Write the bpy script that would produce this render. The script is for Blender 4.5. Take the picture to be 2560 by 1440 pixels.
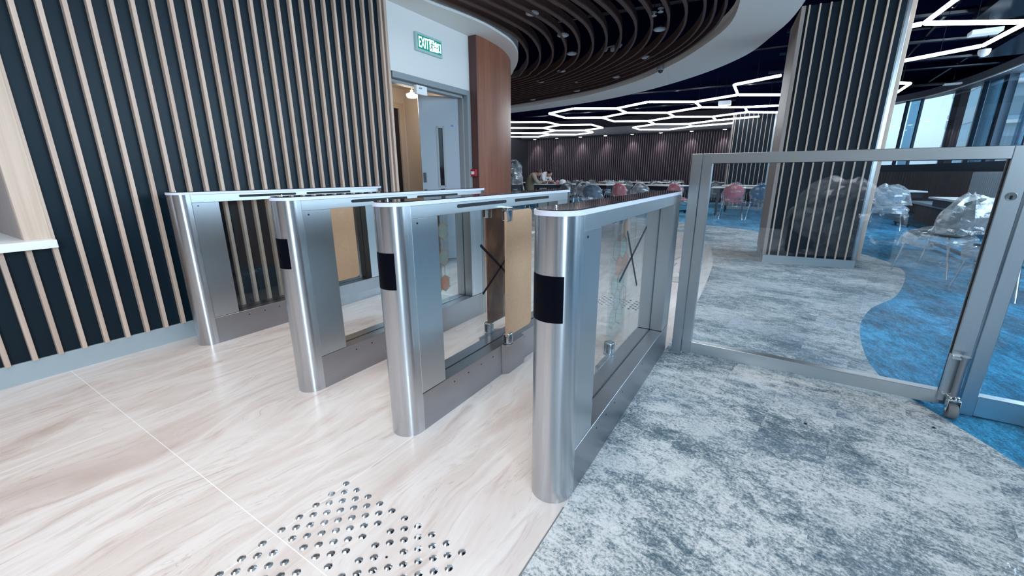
import bpy, bmesh, math, random
from mathutils import Vector, Matrix, noise
sc = bpy.context.scene
for o in list(bpy.data.objects): bpy.data.objects.remove(o)
COL = sc.collection
random.seed(7)
PI = math.pi

# ------------------------------------------------------------------ camera
F, PITCH, YAW, ROLL, H = 1028.15, .2694, -.5586, -.0032, 1.1151
_cy, _sy, _cp, _sp = math.cos(YAW), math.sin(YAW), math.cos(PITCH), math.sin(PITCH)
FW = Vector((_sy*_cp, _cy*_cp, -_sp)); _r = Vector((_cy, -_sy, 0)); _u = _r.cross(FW)
_c, _s = math.cos(ROLL), math.sin(ROLL)
RT, UP = _c*_r + _s*_u, -_s*_r + _c*_u
CAM = Vector((0, 0, H))
cd = bpy.data.cameras.new('camera'); cam = bpy.data.objects.new('camera', cd); COL.objects.link(cam)
cd.sensor_width = 36; cd.lens = 36*F/2560; cd.clip_start = .02; cd.clip_end = 300
m = Matrix((RT, UP, -FW)).transposed().to_4x4(); m.translation = CAM
cam.matrix_world = m
sc.camera = cam
def at(px, py, x=None, y=None, z=None):
    """world point seen at a photo pixel, on the plane x=, y= or z="""
    d = FW + RT*((px-1280)/F) - UP*((py-720)/F)
    if z is not None: t = (z-CAM.z)/d.z
    elif x is not None: t = (x-CAM.x)/d.x
    else: t = (y-CAM.y)/d.y
    return CAM + d*t

# ------------------------------------------------------------------ world, light, exposure
w = bpy.data.worlds.new('world'); sc.world = w; w.use_nodes = True
nt = w.node_tree; nt.nodes.clear()
out = nt.nodes.new('ShaderNodeOutputWorld'); bg = nt.nodes.new('ShaderNodeBackground')
tc = nt.nodes.new('ShaderNodeTexCoord'); sep = nt.nodes.new('ShaderNodeSeparateXYZ')
rp = nt.nodes.new('ShaderNodeValToRGB'); mp = nt.nodes.new('ShaderNodeMapRange')
mp.inputs[1].default_value = -.3; mp.inputs[2].default_value = .8
nt.links.new(tc.outputs['Generated'], sep.inputs[0]); nt.links.new(sep.outputs[2], mp.inputs[0])
nt.links.new(mp.outputs[0], rp.inputs[0]); nt.links.new(rp.outputs[0], bg.inputs[0]); nt.links.new(bg.outputs[0], out.inputs[0])
e = rp.color_ramp.elements
e[0].position = .22; e[0].color = (.34, .38, .42, 1); e[1].position = .34; e[1].color = (.66, .84, 1, 1)
x_ = rp.color_ramp.elements.new(.9); x_.color = (.62, .78, 1, 1)
bg.inputs[1].default_value = 1.15
sc.view_settings.view_transform = 'Standard'; sc.view_settings.look = 'None'
sc.view_settings.gamma = 1; sc.view_settings.use_curve_mapping = False
sc.view_settings.exposure = .55
def area(name, loc, rot, sx, sy, power, col):
    l = bpy.data.lights.new(name, 'AREA'); l.shape = 'RECTANGLE'; l.size = sx; l.size_y = sy; l.energy = power; l.color = col
    o = bpy.data.objects.new(name, l); o.location = loc; o.rotation_euler = rot; COL.objects.link(o); return o
# daylight through the curved glazing on the right (outside the glass), added unseen fill lamps overhead
area('window_daylight', (4.5, 8.0, 2.1), (0, math.radians(90), 0), 2.4, 11, 620, (.78, .89, 1))
area('window_daylight', (4.5, -2.6, 1.75), (0, math.radians(90), 0), 3.0, 1.5, 520, (.86, .93, 1))
area('unseen_fill_light', (-1.6, -2.2, 3.3), (0, 0, 0), 3.0, 3.0, 92, (1, .97, .96))
area('unseen_fill_light', (1.3, -1.6, 3.3), (0, 0, 0), 1.2, 1.2, 50, (.95, .97, 1))
area('unseen_fill_light', (-1.6, 1.6, 3.4), (0, 0, 0), 2.6, 2.6, 70, (1, .97, .96))

# ------------------------------------------------------------------ materials
MATS = {}
def mat(name, col, rough=.5, metal=0, **k):
    if name in MATS: return MATS[name]
    m = bpy.data.materials.new(name); m.use_nodes = True; b = m.node_tree.nodes['Principled BSDF']
    b.inputs['Base Color'].default_value = (*col, 1); b.inputs['Roughness'].default_value = rough; b.inputs['Metallic'].default_value = metal
    for kk, v in k.items():
        kk = {'emit': 'Emission Strength', 'ecol': 'Emission Color', 'alpha': 'Alpha', 'trans': 'Transmission Weight', 'ior': 'IOR', 'coat': 'Coat Weight', 'spec': 'Specular IOR Level', 'sheen': 'Sheen Weight'}[kk]
        b.inputs[kk].default_value = (*v, 1) if isinstance(v, tuple) else v
    MATS[name] = m; return m
class NG:
    def __init__(s, m): s.t = m.node_tree; s.b = s.t.nodes['Principled BSDF']; s.out = [n for n in s.t.nodes if n.type == 'OUTPUT_MATERIAL'][0]
    def n(s, typ, **k):
        nd = s.t.nodes.new(typ)
        for a, v in k.items():
            if a.startswith('i_'): nd.inputs[a[2:].replace('_', ' ')].default_value = v
            elif a.startswith('n_'): nd.inputs[int(a[2:])].default_value = v
            else: setattr(nd, a, v)
        return nd
    def l(s, a, b): s.t.links.new(a, b)
    def coords(s, scale=(1, 1, 1), rot=(0, 0, 0), loc=(0, 0, 0), src='Object'):
        t = s.n('ShaderNodeTexCoord'); mpn = s.n('ShaderNodeMapping')
        mpn.inputs['Scale'].default_value = scale; mpn.inputs['Rotation'].default_value = rot; mpn.inputs['Location'].default_value = loc
        s.l(t.outputs[src], mpn.inputs[0]); return mpn.outputs[0]
    def noise(s, co, scale, detail=4, rough=.55, dist=0):
        nd = s.n('ShaderNodeTexNoise'); nd.inputs['Scale'].default_value = scale; nd.inputs['Detail'].default_value = detail
        nd.inputs['Roughness'].default_value = rough; nd.inputs['Distortion'].default_value = dist; s.l(co, nd.inputs['Vector']); return nd.outputs[0]
    def ramp(s, fac, stops, interp='LINEAR'):
        r = s.n('ShaderNodeValToRGB'); r.color_ramp.interpolation = interp; el = r.color_ramp.elements
        while len(el) < len(stops): el.new(.5)
        for e_, (p, c) in zip(el, stops): e_.position = p; e_.color = (*c, 1) if len(c) == 3 else c
        s.l(fac, r.inputs[0]); return r.outputs[0]
    def mix(s, fac, a, b, mode='MIX'):
        mx = s.n('ShaderNodeMix', data_type='RGBA', blend_type=mode)
        for i, v in ((0, fac), (6, a), (7, b)):
            if hasattr(v, 'links') or hasattr(v, 'is_linked'): s.l(v, mx.inputs[i])
            else: mx.inputs[i].default_value = v if i == 0 else (*v, 1)
        return mx.outputs[2]
    def bump(s, h, strength=.2, dist=.01):
        b = s.n('ShaderNodeBump'); b.inputs['Strength'].default_value = strength; b.inputs['Distance'].default_value = dist
        s.l(h, b.inputs['Height']); s.l(b.outputs[0], s.b.inputs['Normal'])
    def base(s, c): s.l(c, s.b.inputs['Base Color'])
    def rough(s, c): s.l(c, s.b.inputs['Roughness'])

def steel(name, col=(.50, .54, .58), stretch=(2, 2, 160), ro=.27, aniso=0, var=.05):
    m = mat(name, col, ro, 1); g = NG(m)
    n1 = g.noise(g.coords(stretch), 3, 5, .6)
    c = g.ramp(n1, [(.3, tuple(x*(1-var) for x in col)), (.7, tuple(min(1, x*(1+var)) for x in col))])
    sm = g.noise(g.coords((1, 1, .5)), 3, 3, .5)
    g.base(g.mix(g.ramp(sm, [(.4, (0, 0, 0)), (.8, (.3, .3, .3))]), c, tuple(x*.8 for x in col)))
    if aniso:
        tg = g.n('ShaderNodeTangent', direction_type='RADIAL', axis='Z'); g.l(tg.outputs[0], g.b.inputs['Tangent'])
        g.b.inputs['Anisotropic'].default_value = aniso; g.b.inputs['Anisotropic Rotation'].default_value = .25
    return m
M_STEEL = steel('brushed_steel_round', (.55, .57, .60), (160, 160, 3), .25, .85)   # rolled round posts
M_STEELV = steel('brushed_steel_upright', (.52, .57, .61), (120, 120, 2), .32, 0, .03)
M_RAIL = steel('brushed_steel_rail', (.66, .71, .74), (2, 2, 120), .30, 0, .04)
M_LOW = steel('steel_dark_reflection', (.37, .38, .41), (2, 2, 120), .33, 0, .04)  # rail steel with the dark floor reflection put into its colour
M_STEELB = mat('satin_steel_barrel', (.50, .53, .56), .22, 1)
M_CHROME = mat('polished_steel', (.72, .75, .78), .12, 1)
M_CHROMER = mat('chair_leg_steel', (.75, .8, .86), .2, 1)
M_STRIP = mat('white_acrylic_strip', (.66, .70, .84), .35, 0, emit=.02, ecol=(.85, .9, 1))
M_BLACKGLASS = mat('black_glass_top', (.012, .012, .018), .06, 0, spec=.7)
M_BLACK = mat('black_reader', (.0015, .002, .006), .4, 0, spec=.06)
M_SLOT = mat('dark_slot', (.004, .004, .008), .6)
M_TAPE = mat('black_tape', (.006, .006, .02), .45)
M_RUBBER = mat('grey_rubber', (.16, .17, .18), .6)

def glass(name, tint=(.93, .97, .97), refl=.1, rough=.01):
    m = bpy.data.materials.new(name); m.use_nodes = True; t = m.node_tree; t.nodes.clear()
    N = t.nodes.new; Lk = t.links.new
    o = N('ShaderNodeOutputMaterial'); tr = N('ShaderNodeBsdfTransparent'); gl = N('ShaderNodeBsdfGlossy'); mx = N('ShaderNodeMixShader'); ge = N('ShaderNodeNewGeometry')
    dt = N('ShaderNodeVectorMath'); dt.operation = 'DOT_PRODUCT'; Lk(ge.outputs['Normal'], dt.inputs[0]); Lk(ge.outputs['Incoming'], dt.inputs[1])
    ab = N('ShaderNodeMath'); ab.operation = 'ABSOLUTE'; Lk(dt.outputs['Value'], ab.inputs[0])
    sb = N('ShaderNodeMath'); sb.operation = 'SUBTRACT'; sb.inputs[0].default_value = 1; Lk(ab.outputs[0], sb.inputs[1])
    pw = N('ShaderNodeMath'); pw.operation = 'POWER'; pw.inputs[1].default_value = 5; Lk(sb.outputs[0], pw.inputs[0])
    mu = N('ShaderNodeMath'); mu.operation = 'MULTIPLY_ADD'; mu.inputs[1].default_value = .8; mu.inputs[2].default_value = refl*.4; Lk(pw.outputs[0], mu.inputs[0])
    tr.inputs[0].default_value = (*tint, 1); gl.inputs['Roughness'].default_value = rough; gl.inputs[0].default_value = (.95, .97, 1, 1)
    Lk(mu.outputs[0], mx.inputs[0]); Lk(tr.outputs[0], mx.inputs[1]); Lk(gl.outputs[0], mx.inputs[2]); Lk(mx.outputs[0], o.inputs[0])
    MATS[name] = m; return m
M_GLASS = glass('clear_glass'); M_GGLASS = glass('gate_glass', (.93, .96, .96), .1); M_FGLASS = glass('fence_glass', (.97, .99, 1), .15)
M_WGLASS = glass('window_glass', (.86, .94, .98), .2)

def plastic(name, col=(.78, .85, .93), op=.42):
    m = bpy.data.materials.new(name); m.use_nodes = True; t = m.node_tree; t.nodes.clear()
    o = t.nodes.new('ShaderNodeOutputMaterial'); tr = t.nodes.new('ShaderNodeBsdfTransparent'); gl = t.nodes.new('ShaderNodeBsdfGlossy'); df = t.nodes.new('ShaderNodeBsdfDiffuse'); tl = t.nodes.new('ShaderNodeBsdfTranslucent')
    gl.inputs['Roughness'].default_value = .09; df.inputs[0].default_value = (*col, 1); tl.inputs[0].default_value = (*col, 1)
    a = t.nodes.new('ShaderNodeMixShader'); b = t.nodes.new('ShaderNodeMixShader'); c = t.nodes.new('ShaderNodeMixShader')
    a.inputs[0].default_value = .4; b.inputs[0].default_value = .35
    t.links.new(df.outputs[0], a.inputs[1]); t.links.new(tl.outputs[0], a.inputs[2]); t.links.new(a.outputs[0], b.inputs[1]); t.links.new(gl.outputs[0], b.inputs[2])
    nz = t.nodes.new('ShaderNodeTexNoise'); nz.inputs['Scale'].default_value = 9; nz.inputs['Detail'].default_value = 5
    tc_ = t.nodes.new('ShaderNodeTexCoord'); t.links.new(tc_.outputs['Object'], nz.inputs['Vector'])
    r = t.nodes.new('ShaderNodeMapRange'); r.inputs[1].default_value = .35; r.inputs[2].default_value = .7; r.inputs[3].default_value = op*.55; r.inputs[4].default_value = min(1, op*1.5)
    t.links.new(nz.outputs[0], r.inputs[0]); t.links.new(r.outputs[0], c.inputs[0]); t.links.new(tr.outputs[0], c.inputs[1]); t.links.new(b.outputs[0], c.inputs[2]); t.links.new(c.outputs[0], o.inputs[0])
    bp = t.nodes.new('ShaderNodeBump'); bp.inputs['Strength'].default_value = .5; bp.inputs['Distance'].default_value = .02
    t.links.new(nz.outputs[0], bp.inputs['Height']); t.links.new(bp.outputs[0], gl.inputs['Normal'])
    MATS[name] = m; return m
M_FILM = plastic('clear_plastic_wrap', op=.26); M_FILMW = plastic('milky_plastic_wrap', (.90, .94, .98), .46); M_FILMG = plastic('grey_plastic_wrap', (.60, .64, .70), .36)

# stone: cream travertine, bands running along the gates
m = mat('travertine_floor', (.7, .66, .63), .22, 0, spec=.45); g = NG(m); M_STONE = m
warp = g.noise(g.coords((1, .45, 1)), 1.7, 3, .5)
co = g.coords((1, .13, 1), (0, 0, .05)); ad = g.n('ShaderNodeVectorMath', operation='MULTIPLY_ADD'); cmb = g.n('ShaderNodeCombineXYZ')
g.l(warp, cmb.inputs[0]); g.l(cmb.outputs[0], ad.inputs[0]); ad.inputs[1].default_value = (.5, 0, 0); g.l(co, ad.inputs[2])
b1 = g.noise(ad.outputs[0], 4.2, 8, .60, .5); b2 = g.noise(ad.outputs[0], 24, 6, .6, .8)
c1 = g.ramp(b1, [(.22, (.50, .41, .37)), (.38, (.63, .555, .52)), (.47, (.70, .65, .62)), (.53, (.76, .73, .71)), (.62, (.68, .62, .59)), (.75, (.79, .77, .765))])
c2 = g.ramp(b2, [(.30, (.74, .66, .62)), (.44, (1, 1, 1)), (.56, (1, 1, 1)), (.66, (1.06, 1.07, 1.08)), (.76, (.93, .89, .86))])
c = g.mix(.7, c1, c2, 'MULTIPLY'); c = g.mix(1.0, c, (.92, .905, .90), 'MULTIPLY')
vn = g.noise(ad.outputs[0], 9, 5, .65, .9); va = g.n('ShaderNodeMath', operation='SUBTRACT'); g.l(vn, va.inputs[0]); va.inputs[1].default_value = .5
vb = g.n('ShaderNodeMath', operation='ABSOLUTE'); g.l(va.outputs[0], vb.inputs[0])
msk = g.noise(g.coords((1, .4, 1)), 3.5, 2, .5)
vm = g.mix(1.0, g.ramp(vb.outputs[0], [(.0, (.6, .6, .6)), (.008, (0, 0, 0))]), g.ramp(msk, [(.5, (0, 0, 0)), (.62, (1, 1, 1))]), 'MULTIPLY')
c = g.mix(vm, c, (.40, .31, .27))
sp = g.noise(g.coords((1, .5, 1)), 60, 3, .6); c = g.mix(g.ramp(sp, [(.70, (0, 0, 0)), (.80, (.35, .35, .35))]), c, (.42, .36, .33))
# 1.2 x 2.4 m slab joints
tcx = g.n('ShaderNodeTexCoord'); sx = g.n('ShaderNodeSeparateXYZ'); g.l(tcx.outputs['Object'], sx.inputs[0])
def joint(sock, off, period, wd):
    a = g.n('ShaderNodeMath', operation='ADD'); a.inputs[1].default_value = -off + 100*period; g.l(sock, a.inputs[0])
    p = g.n('ShaderNodeMath', operation='PINGPONG'); p.inputs[1].default_value = period/2; g.l(a.outputs[0], p.inputs[0])
    q = g.n('ShaderNodeMath', operation='LESS_THAN'); q.inputs[1].default_value = wd; g.l(p.outputs[0], q.inputs[0]); return q.outputs[0]
j1 = joint(sx.outputs[0], -2.41, 1.2, .0011); j2 = joint(sx.outputs[1], .498, 2.4, .0014)
jm = g.n('ShaderNodeMath', operation='MAXIMUM'); g.l(j1, jm.inputs[0]); g.l(j2, jm.inputs[1])
c = g.mix(jm.outputs[0], c, (.86, .85, .84)); g.base(c)
g.rough(g.ramp(b1, [(.3, (.3,)*3), (.7, (.2,)*3)]))

def carpet(name, stops, tile, rot, bump=.5, contrast=None, sx_=1.0):
    m = mat(name, (.5, .5, .5), .95, 0, spec=.15, sheen=.15); g = NG(m)
    co = g.coords((1, 1, 1), (0, 0, rot))
    # carpet-tile planks: each plank shifts the pattern
    sn = g.n('ShaderNodeVectorMath', operation='SNAP'); sn.inputs[1].default_value = (tile[0], tile[1], 10); g.l(co, sn.inputs[0])
    wn = g.n('ShaderNodeTexWhiteNoise', noise_dimensions='3D'); g.l(sn.outputs[0], wn.inputs['Vector'])
    ma = g.n('ShaderNodeVectorMath', operation='MULTIPLY_ADD'); g.l(wn.outputs['Color'], ma.inputs[0]); ma.inputs[1].default_value = (.06, .06, .10); 
    sc_ = g.n('ShaderNodeVectorMath', operation='MULTIPLY'); sc_.inputs[1].default_value = (.75*sx_, 1.25, 1); g.l(co, sc_.inputs[0]); g.l(sc_.outputs[0], ma.inputs[2])
    big = g.noise(ma.outputs[0], 2.2, 3, .55, .5); mid = g.noise(ma.outputs[0], 17, 10, .84, .5); fine = g.noise(co, 95, 4, .75)
    a = g.n('ShaderNodeMath', operation='MULTIPLY_ADD'); g.l(big, a.inputs[0]); a.inputs[1].default_value = .52; g.l(mid, a.inputs[2])
    b = g.n('ShaderNodeMath', operation='MULTIPLY_ADD'); g.l(fine, b.inputs[0]); b.inputs[1].default_value = .62; g.l(a.outputs[0], b.inputs[2])
    sc2 = g.n('ShaderNodeMath', operation='MULTIPLY'); sc2.inputs[1].default_value = .467; g.l(b.outputs[0], sc2.inputs[0])
    c = g.ramp(sc2.outputs[0], stops)
    tone = g.ramp(wn.outputs[0], [(0, (.90, .90, .90)), (1, (1.0, 1.0, 1.0))]); c = g.mix(1.0, c, tone, 'MULTIPLY')
    hue = g.noise(ma.outputs[0], 1.6, 2, .5); c = g.mix(g.ramp(hue, [(.5, (0, 0, 0)), (.68, (.3, .3, .3))]), c, (.17, .26, .36))
    g.base(c); g.bump(fine, bump, .006); return m
M_GREY = carpet('grey_mottled_carpet', [(.40, (.045, .085, .12)), (.45, (.13, .18, .215)), (.482, (.25, .305, .335)), (.502, (.43, .47, .485)), (.53, (.62, .645, .65)), (.60, (.77, .785, .79))], (.25, 1.0), .17)
M_BLUE = carpet('blue_mottled_carpet', [(.42, (.002, .045, .09)), (.475, (.003, .15, .28)), (.515, (.006, .29, .55)), (.58, (.08, .52, .86))], (.25, 1.0), 1.3, .4, sx_=.6)
# the hue mix would grey the blue carpet: retint it
for n in M_BLUE.node_tree.nodes:
    if n.type == 'MIX' and n.blend_type == 'MIX' and not n.inputs[7].is_linked: n.inputs[7].default_value = (.004, .20, .40, 1)

def wood(name, ca, cb, scale=1, ro=.5, axis=2, fine=40):
    m = mat(name, ca, ro); g = NG(m); s = [1, 1, 1]; s = [fine*scale]*3; s[axis] = 1.2*scale
    n1 = g.noise(g.coords(tuple(s)), 1, 5, .6, .3); n2 = g.noise(g.coords(tuple(x*.12 for x in s)), 1.5, 3)
    c = g.ramp(n1, [(.3, ca), (.7, cb)]); c = g.mix(g.ramp(n2, [(.35, (0, 0, 0)), (.7, (.45, .45, .45))]), c, tuple(x*.78 for x in ca)); g.base(c); return m
M_OAK = wood('pale_oak_slat', (.50, .37, .30), (.66, .53, .45))
M_OAKW = wood('washed_oak', (.55, .41, .32), (.72, .58, .48))
M_OAKD = wood('taupe_oak', (.33, .27, .24), (.43, .36, .33))
M_WALNUT = wood('reddish_walnut_cladding', (.20, .065, .035), (.33, .125, .07), 1, .42, 2, 22)
M_WALNUTD = wood('dark_walnut_edge', (.07, .03, .03), (.11, .045, .04))
M_BLADE = wood('brown_ceiling_blade', (.060, .034, .032), (.090, .054, .048), 1, .6, 1, 8)
M_NAVY = mat('navy_wall_panel', (.0012, .011, .021), .38, 0, spec=.24)
g = NG(M_NAVY); n1 = g.noise(g.coords(), 160, 2); g.bump(n1, .08, .002)
M_BASEB = mat('pale_steel_baseboard', (.42, .50, .55), .45, .35)
M_WHITE = mat('white_plaster', (.76, .765, .765), .8)
M_WHITEC = mat('white_ceiling_plaster', (.80, .81, .80), .8)
M_DARKC = mat('black_ceiling', (.0015, .002, .010), 1, 0, spec=0)
M_DUCT = mat('black_duct', (.0015, .003, .010), .22, 0, spec=.4)
M_DOORF = mat('grey_door_frame', (.26, .30, .33), .45)
M_DOOR = mat('pale_blue_door', (.30, .36, .43), .5)
M_CREAM = mat('corridor_cream', (.52, .45, .385), .8)
M_CREAMF = mat('corridor_frame_beige', (.40, .33, .27), .5)
M_LED = mat('led_diffuser', (.9, .95, 1), .5, 0, emit=9.0, ecol=(.88, .94, 1))
M_LAMP = mat('lamp_tube', (1, .97, .9), .5, 0, emit=9.0, ecol=(1, .93, .82))
M_DL = mat('lit_downlight', (1, .97, .92), .5, 0, emit=12, ecol=(1, .93, .85))
M_GREYPL = mat('grey_plastic', (.25, .29, .34), .4)
M_WHPL = mat('white_plastic', (.82, .85, .88), .4)
M_GREEN = mat('exit_green', (.0, .16, .12), .4, 0, emit=.35, ecol=(.0, .30, .22))
M_EXITW = mat('exit_lit_white', (.9, 1, .97), .4, 0, emit=1.5, ecol=(.86, 1, .97))
M_RED = mat('red_plastic', (.35, .012, .03), .4)
M_RIB = wood('ribbed_brown_fabric', (.115, .095, .095), (.16, .135, .135), 1, .85)
M_RIBP = mat('pale_fabric_sun_patch', (.48, .56, .62), .8)  # pale bench tone; on the back it stands for sunlight
M_MULL = mat('window_mullion', (.02, .05, .085), .35, .3)
M_BLINDP = mat('pale_blue_blind', (.30, .47, .60), .7)
M_KRAFT = mat('kraft_paper', (.58, .38, .24), .85); g = NG(M_KRAFT)
n1 = g.noise(g.coords(), 90, 3); n2 = g.noise(g.coords(), 3, 2); g.base(g.ramp(n1, [(.3, (.58, .36, .225)), (.7, (.63, .41, .27))])); g.bump(n2, .05, .01)
M_KRAFTD = mat('kraft_paper_through_film', (.22, .085, .035), .25); g = NG(M_KRAFTD)
n1 = g.noise(g.coords((1, 1, .6)), 7, 4, .6, 1); g.base(g.ramp(n1, [(.36, (.10, .03, .02)), (.55, (.22, .085, .035)), (.72, (.36, .17, .08))]))
M_TABLE = mat('pale_table_top', (.86, .78, .72), .4); M_TABLEW = mat('white_table_top', (.85, .87, .88), .35)
M_DARKLEG = mat('dark_table_leg', (.012, .016, .030), .45)
M_BLACKPL = mat('black_plastic', (.015, .018, .025), .45)

# ------------------------------------------------------------------ mesh helpers
class MB:
    def __init__(s): s.v = []; s.f = []; s.smooth = []
    def add(s, vs, fs, sm=False):
        o = len(s.v); s.v += [tuple(v) for v in vs]; s.f += [tuple(i+o for i in f) for f in fs]; s.smooth += [sm]*len(fs); return s
    def box(s, x0, x1, y0, y1, z0, z1):
        return s.add([(x, y, z) for x in (x0, x1) for y in (y0, y1) for z in (z0, z1)], [(0, 1, 3, 2), (4, 6, 7, 5), (0, 4, 5, 1), (2, 3, 7, 6), (0, 2, 6, 4), (1, 5, 7, 3)])
    def obox(s, c, ax, ay, az, hx, hy, hz):
        c, ax, ay, az = Vector(c), Vector(ax).normalized(), Vector(ay).normalized(), Vector(az).normalized()
        return s.add([c+ax*i*hx+ay*j*hy+az*k*hz for i in (-1, 1) for j in (-1, 1) for k in (-1, 1)], [(0, 1, 3, 2), (4, 6, 7, 5), (0, 4, 5, 1), (2, 3, 7, 6), (0, 2, 6, 4), (1, 5, 7, 3)])
    def prism(s, poly, z0, z1, sm=False):
        n = len(poly); vs = [(p[0], p[1], z0) for p in poly]+[(p[0], p[1], z1) for p in poly]
        s.add(vs, [tuple(range(n))[::-1], tuple(range(n, 2*n))])
        s.add(vs, [(i, (i+1) % n, n+(i+1) % n, n+i) for i in range(n)], sm); return s
    def tube(s, pts, r, n=8, caps=True):
        pts = [Vector(p) for p in pts]; rs = r if isinstance(r, (list, tuple)) else [r]*len(pts); vs = []; prev = None
        for i, p in enumerate(pts):
            d = (pts[min(i+1, len(pts)-1)]-pts[max(i-1, 0)]).normalized()
            if prev is None: a = d.orthogonal().normalized()
            else: a = (prev-d*prev.dot(d)).normalized()
            prev = a; b = d.cross(a)
            vs += [p+(a*math.cos(2*PI*k/n)+b*math.sin(2*PI*k/n))*rs[i] for k in range(n)]
        fs = [(i*n+k, i*n+(k+1) % n, (i+1)*n+(k+1) % n, (i+1)*n+k) for i in range(len(pts)-1) for k in range(n)]
        s.add(vs, fs, True)
        if caps: s.add(vs[:n], [tuple(range(n))[::-1]]); s.add(vs[-n:], [tuple(range(n))])
        return s
    def lathe(s, prof, c=(0, 0, 0), n=24, sm=True):
        vs = [(c[0]+r*math.cos(2*PI*k/n), c[1]+r*math.sin(2*PI*k/n), c[2]+z) for r, z in prof for k in range(n)]
        fs = [(i*n+k, i*n+(k+1) % n, (i+1)*n+(k+1) % n, (i+1)*n+k) for i in range(len(prof)-1) for k in range(n)]
        s.add(vs, fs, sm)
        s.add(vs[:n], [tuple(range(n))[::-1]]); s.add(vs[-n:], [tuple(range(n))]); return s
    def strip(s, rows, sm=False, closed=False):
        n = len(rows[0]); vs = [v for r in rows for v in r]
        fs = [(i*n+k, i*n+k+1, (i+1)*n+k+1, (i+1)*n+k) for i in range(len(rows)-1) for k in range(n-1)]
        if closed: fs += [(i*n+n-1, i*n, (i+1)*n, (i+1)*n+n-1) for i in range(len(rows)-1)]
        return s.add(vs, fs, sm)
    def build(s, name, material, parent=None, bevel=0, seg=2, fix=True):
        me = bpy.data.meshes.new(name); me.from_pydata(s.v, [], s.f); me.update()
        for p, sm in zip(me.polygons, s.smooth): p.use_smooth = sm
        if fix:
            bm = bmesh.new(); bm.from_mesh(me); bmesh.ops.remove_doubles(bm, verts=bm.verts, dist=1e-6); bmesh.ops.recalc_face_normals(bm, faces=bm.faces); bm.to_mesh(me); bm.free()
        if any(s.smooth) and not all(s.smooth): me.set_sharp_from_angle(angle=math.radians(40))
        me.materials.append(material); o = bpy.data.objects.new(name, me); COL.objects.link(o)
        if parent: o.parent = parent
        if bevel:
            b = o.modifiers.new('bevel', 'BEVEL'); b.width = bevel; b.segments = seg; b.limit_method = 'ANGLE'; b.angle_limit = math.radians(50)
        return o
def tag(o, label=None, cat=None, group=None, kind=None):
    if label: o['label'] = label
    if cat: o['category'] = cat
    if group: o['group'] = group
    if kind: o['kind'] = kind
    return o
def thing(name, label, cat, loc=(0, 0, 0), rz=0, group=None):
    o = bpy.data.objects.new(name, None); COL.objects.link(o); o.location = loc; o.rotation_euler = (0, 0, rz); o.empty_display_size = .1
    return tag(o, label, cat, group)
def struct(name, mb, material, label=None, parent=None, bevel=0, cat=None):
    o = mb.build(name, material, parent, bevel)
    if not parent: o['kind'] = 'structure'
    if label: o['label'] = label
    if cat and not parent: o['category'] = cat
    return o
def sempty(name, label, cat, loc=(0, 0, 0), rz=0):
    o = thing(name, label, cat, loc, rz); o['kind'] = 'structure'; return o
def children(o, reg={}):
    return [c for c in bpy.data.objects if c.parent == o]
def copy_tree(o, parent=None):
    c = o.copy(); COL.objects.link(c); c.parent = parent
    for ch in children(o): copy_tree(ch, c)
    return c
def smooth_curve(pts, n=8):
    pts = [Vector(p) for p in pts]; out = []
    for i in range(len(pts)-1):
        p0 = pts[max(i-1, 0)]; p1 = pts[i]; p2 = pts[i+1]; p3 = pts[min(i+2, len(pts)-1)]
        for k in range(n):
            t = k/n; out.append(.5*((2*p1)+(-p0+p2)*t+(2*p0-5*p1+4*p2-p3)*t*t+(-p0+3*p1-3*p2+p3)*t**3))
    out.append(pts[-1]); return out
def resample(pts, n):
    L = [0]
    for a, b in zip(pts, pts[1:]): L.append(L[-1]+(b-a).length)
    out = []; j = 0
    for i in range(n):
        t = L[-1]*i/(n-1)
        while j < len(L)-2 and L[j+1] < t: j += 1
        f = (t-L[j])/max(1e-9, L[j+1]-L[j]); out.append(pts[j].lerp(pts[j+1], max(0, min(1, f))))
    return out

# ================================================================== SETTING
# ---- floors
def poly(name, pts, z0, z1, material, label, cat='floor'):
    b = MB().prism([(p[0], p[1]) for p in pts], z0, z1); return struct(name, b, material, label, cat=cat)
se = smooth_curve([(-.4723, 2.6, 0), (-.46, 3.4, 0), (-.478, 4.44, 0), (-.585, 6.02, 0), (-.851, 7.4, 0), (-1.5, 8.6, 0), (-2.6, 9.5, 0), (-4.2, 10.1, 0), (-6.5, 10.5, 0), (-10.6, 10.8, 0)])
bl = smooth_curve([(-10.6, 12.3, 0), (-6.5, 12.0, 0), (-4.0, 11.5, 0), (-2.3, 10.9, 0), (-1.27, 10.263, 0), (-.22, 9.62, 0), (.5, 8.65, 0), (1.05, 7.85, 0), (1.36, 7.1, 0), (1.42, 6.55, 0), (1.341, 6.0, 0), (1.1, 5.065, 0), (.842, 4.484, 0), (.69, 3.9, 0), (.631, 3.288, 0), (.652, 2.915, 0), (.719, 2.722, 0), (.859, 2.456, 0), (.977, 2.219, 0), (1.3, 1.5, 0), (1.9, .4, 0), (2.4, -1, 0), (2.6, -5, 0)])
stone = [(-3.42, -5), (-.4723, -5)]+[(p.x, p.y) for p in se]+[(-10.6, 8.0), (-3.9, 8.0), (-3.9, 4.6), (-3.42, 4.6)]
grey = [(-.4723, -5)]+[(p.x, p.y) for p in se]+[(p.x, p.y) for p in bl]
poly('floor', stone, -.1, 0, M_STONE, 'cream veined travertine slab floor under the turnstiles')
poly('floor', grey, -.1, 0, M_GREY, 'mottled blue-grey and white carpet beside the turnstiles')
bp = [(-10.6, 12.3)]+[(p.x, p.y) for p in bl[1:]]+[(4.0, -5), (4.0, 13.3), (3.8, 15.1), (3.4, 16.8), (2.75, 17.84), (2.3, 18.6), (-10.6, 18.6)]
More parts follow.
